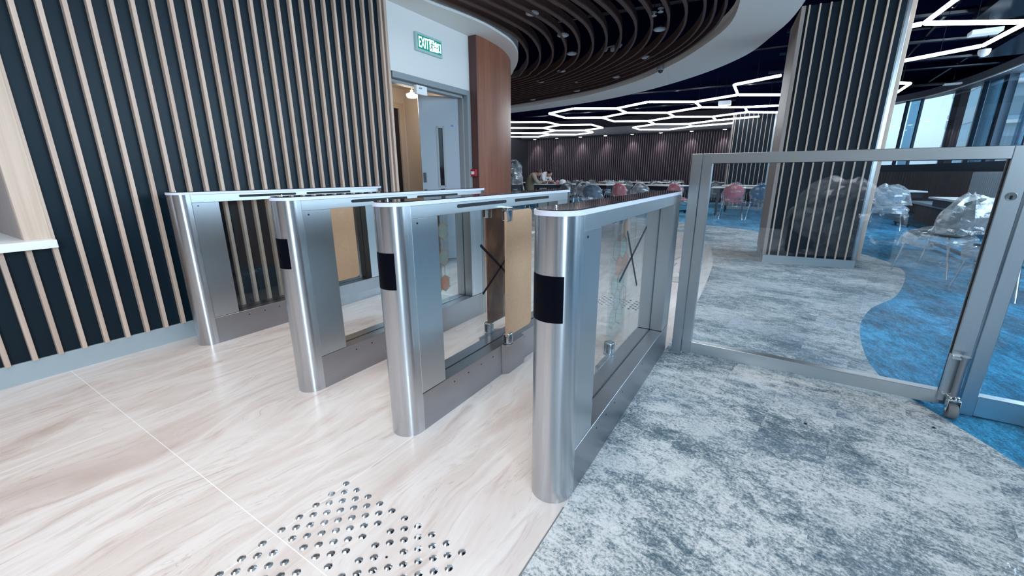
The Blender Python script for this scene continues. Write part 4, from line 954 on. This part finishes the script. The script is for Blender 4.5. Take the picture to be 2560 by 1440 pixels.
# ================================================================== PEOPLE
def skin(name, pts, edges, rad, material, parent, sub=2):
    me = bpy.data.meshes.new(name); me.from_pydata([tuple(p) for p in pts], edges, []); me.materials.append(material)
    o = bpy.data.objects.new(name, me); COL.objects.link(o); o.parent = parent
    md = o.modifiers.new('skin', 'SKIN'); md.use_smooth_shade = True
    if not me.skin_vertices: me.attributes.new('skin', 'FLOAT', 'POINT') if False else None
    lay = me.skin_vertices[0].data if me.skin_vertices else None
    if lay:
        for i, r in enumerate(rad): lay[i].radius = (r, r) if not isinstance(r, tuple) else r; lay[i].use_root = (i == 0)
    s2 = o.modifiers.new('sub', 'SUBSURF'); s2.levels = s2.render_levels = sub; return o
def limb_mesh(b, chains, n=12):
    """smooth tapered tubes along joints: used as one continuous body surface with overlapping joints"""
    for pts, rad in chains:
        P = smooth_curve([Vector(p) for p in pts], 5); m_ = len(pts)-1; R2 = []
        for i in range(len(P)):
            t = i/5; k = min(int(t), m_-1); f = t-k; R2.append(rad[k]*(1-f)+rad[k+1]*f)
        b.tube(P, R2, n)
    return b
def remesh(o, vox=.012):
    r = o.modifiers.new('remesh', 'REMESH'); r.mode = 'VOXEL'; r.voxel_size = vox; r.use_smooth_shade = True
    s_ = o.modifiers.new('smooth', 'SMOOTH'); s_.iterations = 4; s_.factor = .5
def person(label, loc_, rz, top_m, leg_m, hair_m, lean, head, hands, skin_m, vest=None):
    """seated figure, looks along +x. lean = shoulder centre, head = head centre"""
    o = thing('person', label, 'person', loc_, rz)
    sh = Vector(lean); hd = Vector(head); hip = Vector((0, 0, .52)); mid = hip.lerp(sh, .55)+Vector((-.07, 0, .03)); nk = sh.lerp(hd, .35)+Vector((0, 0, .02))
    b = MB()
    ch = [([hip, mid, sh, nk], [.14, .13, .13, .055]), ([nk, hd+Vector((-.02, 0, 0))], [.055, .06])]
    for s_, hnd in zip((-1, 1), hands):
        S_ = sh+Vector((0, s_*.17, -.01)); hnd = Vector(hnd); el = S_.lerp(hnd, .5)+Vector((-.02, s_*.07, -.10)); ch.append(([sh+Vector((0, s_*.05, 0)), S_, el, hnd], [.075, .058, .042, .027]))
        kn = Vector((.44, s_*.12, .50)); ft = Vector((.42, s_*.12, .07)); ch.append(([hip+Vector((0, s_*.08, 0)), kn], [.095, .065])); ch.append(([kn, ft], [.062, .042])); ch.append(([ft, ft+Vector((.17, s_*.02, -.025))], [.045, .035]))
        d = (hnd-el).normalized(); sd = Vector((-d.y, d.x, 0)).normalized()
        ch.append(([hnd, hnd+d*.085], [.028, .032]))
        for f in range(4):
            r0 = hnd+d*.08+sd*(-.027+f*.018); ln = (.06, .072, .068, .052)[f]; ch.append(([r0, r0+d*ln*.6+Vector((0, 0, -.004)), r0+d*ln*.95+Vector((0, 0, -.022))], [.0088, .0082, .0068]))
        t0 = hnd+d*.025-sd*s_*-.026; ch.append(([t0, t0-sd*s_*-.03+d*.03, t0-sd*s_*-.034+d*.055], [.011, .0095, .008]))
    limb_mesh(b, ch)
    # head with jaw, nose, ears
    dn = Vector((.75, 0, -.66)) if hd.z-sh.z < .12 else Vector((.93, 0, -.37)); dn.normalize(); upv = Vector((-dn.z, 0, dn.x)); upv = upv if upv.z > 0 else -upv; sdv = Vector((0, 1, 0))
    def ell(b_, c, ra, rb, rc, n=16):
        vs = []; 
        for i in range(n+1):
            th = PI*i/n
            for j in range(2*n): ph = PI*j/n; vs.append(c+dn*ra*math.sin(th)*math.cos(ph)+sdv*rb*math.sin(th)*math.sin(ph)+upv*rc*math.cos(th))
        b_.add(vs, [(i*2*n+j, i*2*n+(j+1) % (2*n), (i+1)*2*n+(j+1) % (2*n), (i+1)*2*n+j) for i in range(n) for j in range(2*n)], True)
    ell(b, hd, .092, .074, .112); ell(b, hd+dn*.035-upv*.06, .05, .05, .05); ell(b, hd+dn*.095-upv*.012, .02, .012, .026)
    for s_ in (-1, 1): ell(b, hd+sdv*s_*.076-upv*.01, .018, .009, .03, 8)
    body = b.build('body', skin_m, o, fix=False); remesh(body)
    e_ = MB()
    for s_ in (-1, 1): ell(e_, hd+dn*.086+sdv*s_*.03+upv*.012, .008, .012, .008, 6)
    e_.build('eyes', M_SLOT, o, fix=False)
    e_ = MB(); ell(e_, hd+dn*.083-upv*.052, .006, .024, .006, 6); e_.build('mouth', mat('lip', (.35, .12, .1), .5), o, fix=False)
    h = MB(); ell(h, hd-dn*.022+upv*.028, .092, .084, .104); ho = h.build('hair', hair_m, o, fix=False)
    # clothes
    b = MB(); ch = [([hip-Vector((0, 0, .03)), mid, sh, sh.lerp(nk, .45)], [.16, .148, .142, .075])]
    for s_, hnd in zip((-1, 1), hands):
        S_ = sh+Vector((0, s_*.17, -.01)); hnd = Vector(hnd); el = S_.lerp(hnd, .5)+Vector((-.02, s_*.07, -.10)); ch.append(([sh+Vector((0, s_*.05, 0)), S_, el, el.lerp(hnd, .75)], [.085, .072, .054, .040]))
    limb_mesh(b, ch); sh_o = b.build('shirt', top_m, o, fix=False); remesh(sh_o, .014)
    if vest:
        b = MB(); limb_mesh(b, [([hip, mid, mid.lerp(sh, .6)], [.165, .156, .152])]); v_ = b.build('vest', vest, o, fix=False); remesh(v_, .014)
    b = MB(); ch = []
    for s_ in (-1, 1):
        kn = Vector((.44, s_*.12, .50)); ft = Vector((.42, s_*.12, .07)); ch += [([hip+Vector((0, s_*.07, -.02)), kn], [.115, .076]), ([kn, ft+Vector((0, 0, .04))], [.074, .055])]
    limb_mesh(b, ch); tr_ = b.build('trousers', leg_m, o, fix=False); remesh(tr_, .014)
    b = MB()
    for s_ in (-1, 1): limb_mesh(b, [([Vector((.41, s_*.12, .05)), Vector((.60, s_*.14, .04))], [.052, .042])])
    b.build('shoes', M_BLACKPL, o, fix=False)
    return o
M_SKIN = mat('skin', (.52, .30, .22), .55); M_HAIRB = mat('black_hair', (.012, .010, .012), .6); M_HAIRG = mat('greying_dark_hair', (.07, .055, .05), .6)
M_KHAKI = mat('khaki_cloth', (.20, .165, .12), .85); M_BEIGE = mat('beige_shirt', (.38, .32, .26), .85); M_WSHIRT = mat('white_shirt', (.74, .74, .76), .85); M_JEANS = mat('dark_trousers', (.02, .025, .04), .85)
hdg = math.atan2(RT.y, RT.x)
p1 = loc(1324, 12.75); p2 = loc(1357, 14.0)
person('person in a khaki vest and beige sleeves bent over the far table', p1, hdg-.1, M_BEIGE, M_JEANS, M_HAIRG, (.15, 0, 1.06), (.33, 0, 1.17), [(.42, -.16, .86), (.45, .10, .86)], M_SKIN, M_KHAKI)
person('person in a white shirt with black hair leaning low over the far table', p2, hdg-.7, M_WSHIRT, M_JEANS, M_HAIRB, (.13, 0, 1.09), (.31, 0, 1.14), [(.34, -.14, .88), (.36, .10, .88)], M_SKIN)
for pp, lb in ((p1, 'stool under the person in the khaki vest'), (p2, 'stool under the person in the white shirt')):
    o = thing('stool', lb, 'stool', (pp[0], pp[1], 0)); MB().lathe([(.17, .38), (.18, .40), (.17, .42)], n=20).build('seat', M_GREYS, o); MB().lathe([(.2, 0), (.2, .015), (.025, .03), (.025, .38)], n=16).build('pedestal', M_CHROMER, o)
def ontable(px, y): q = loc(px, y); return (q[0], q[1], .80)
TY = TBC.y-.32
o = thing('helmet', 'white hard hat lying on the table right of the two people', 'helmet', ontable(1407, TY+.1)); 
MB().lathe([(.135, 0), (.15, .004), (.125, .012), (.122, .05), (.105, .10), (.07, .135), (.02, .15)], n=24).build('shell', mat('white_helmet', (.85, .86, .88), .3), o)
b = MB(); b.box(.10, .19, -.07, .07, .0, .012); b.build('peak', MATS['white_helmet'], o, .004)
o = thing('bottle', 'clear water bottle standing on the table before the khaki vest', 'bottle', ontable(1336, TY-.02)); MB().lathe([(.032, 0), (.034, .02), (.032, .13), (.034, .15), (.014, .19), (.014, .205)], n=16).build('bottle_body', M_FILM, o, fix=False); MB().lathe([(.015, .205), (.015, .225)], n=12).build('cap', M_WHPL, o)
o = thing('bag', 'black bag lying on the table in front of the two people', 'bag', ontable(1353, TY)); MB().box(-.19, .19, -.09, .09, 0, .10).build('bag_body', M_BLACKPL, o, .03, 4); MB().tube([(-.08, 0, .09), (-.05, 0, .14), (.05, 0, .14), (.08, 0, .09)], .008, 6).build('handle', M_BLACKPL, o)
o = tag(MB().lathe([(.05, 0), (.06, .02), (.055, .09), (.03, .12)], n=14).build('bundle', mat('pink_cloth', (.75, .35, .38), .8)), 'small pink bundle on the table beside the white hard hat', 'bundle'); o.location = ontable(1394, TY+.1)
o = tag(MB().box(-.09, .09, -.07, .07, 0, .05).build('box', mat('maroon_box', (.12, .03, .05), .6), None, .004), 'small maroon box on the table next to the black bag', 'box'); o.location = ontable(1378, TY)
# specks on the carpet and stone
for (px, py, lb) in ((2062, 691, 'tiny black speck on the grey carpet near the pillar foot, right one'), (1998, 698, 'tiny black speck on the grey carpet near the pillar foot, left one'), (2335, 1070, 'small black speck on the grey carpet near the caster wheel'), (2014, 1060, 'small black speck on the grey carpet left of the caster wheel')):
    q = at(px, py, z=0); o = MB().lathe([(.006, 0), (.007, .003), (.003, .005)], n=8).build('debris', M_BLACKPL); o.location = (q.x, q.y, 0); tag(o, lb, 'debris')
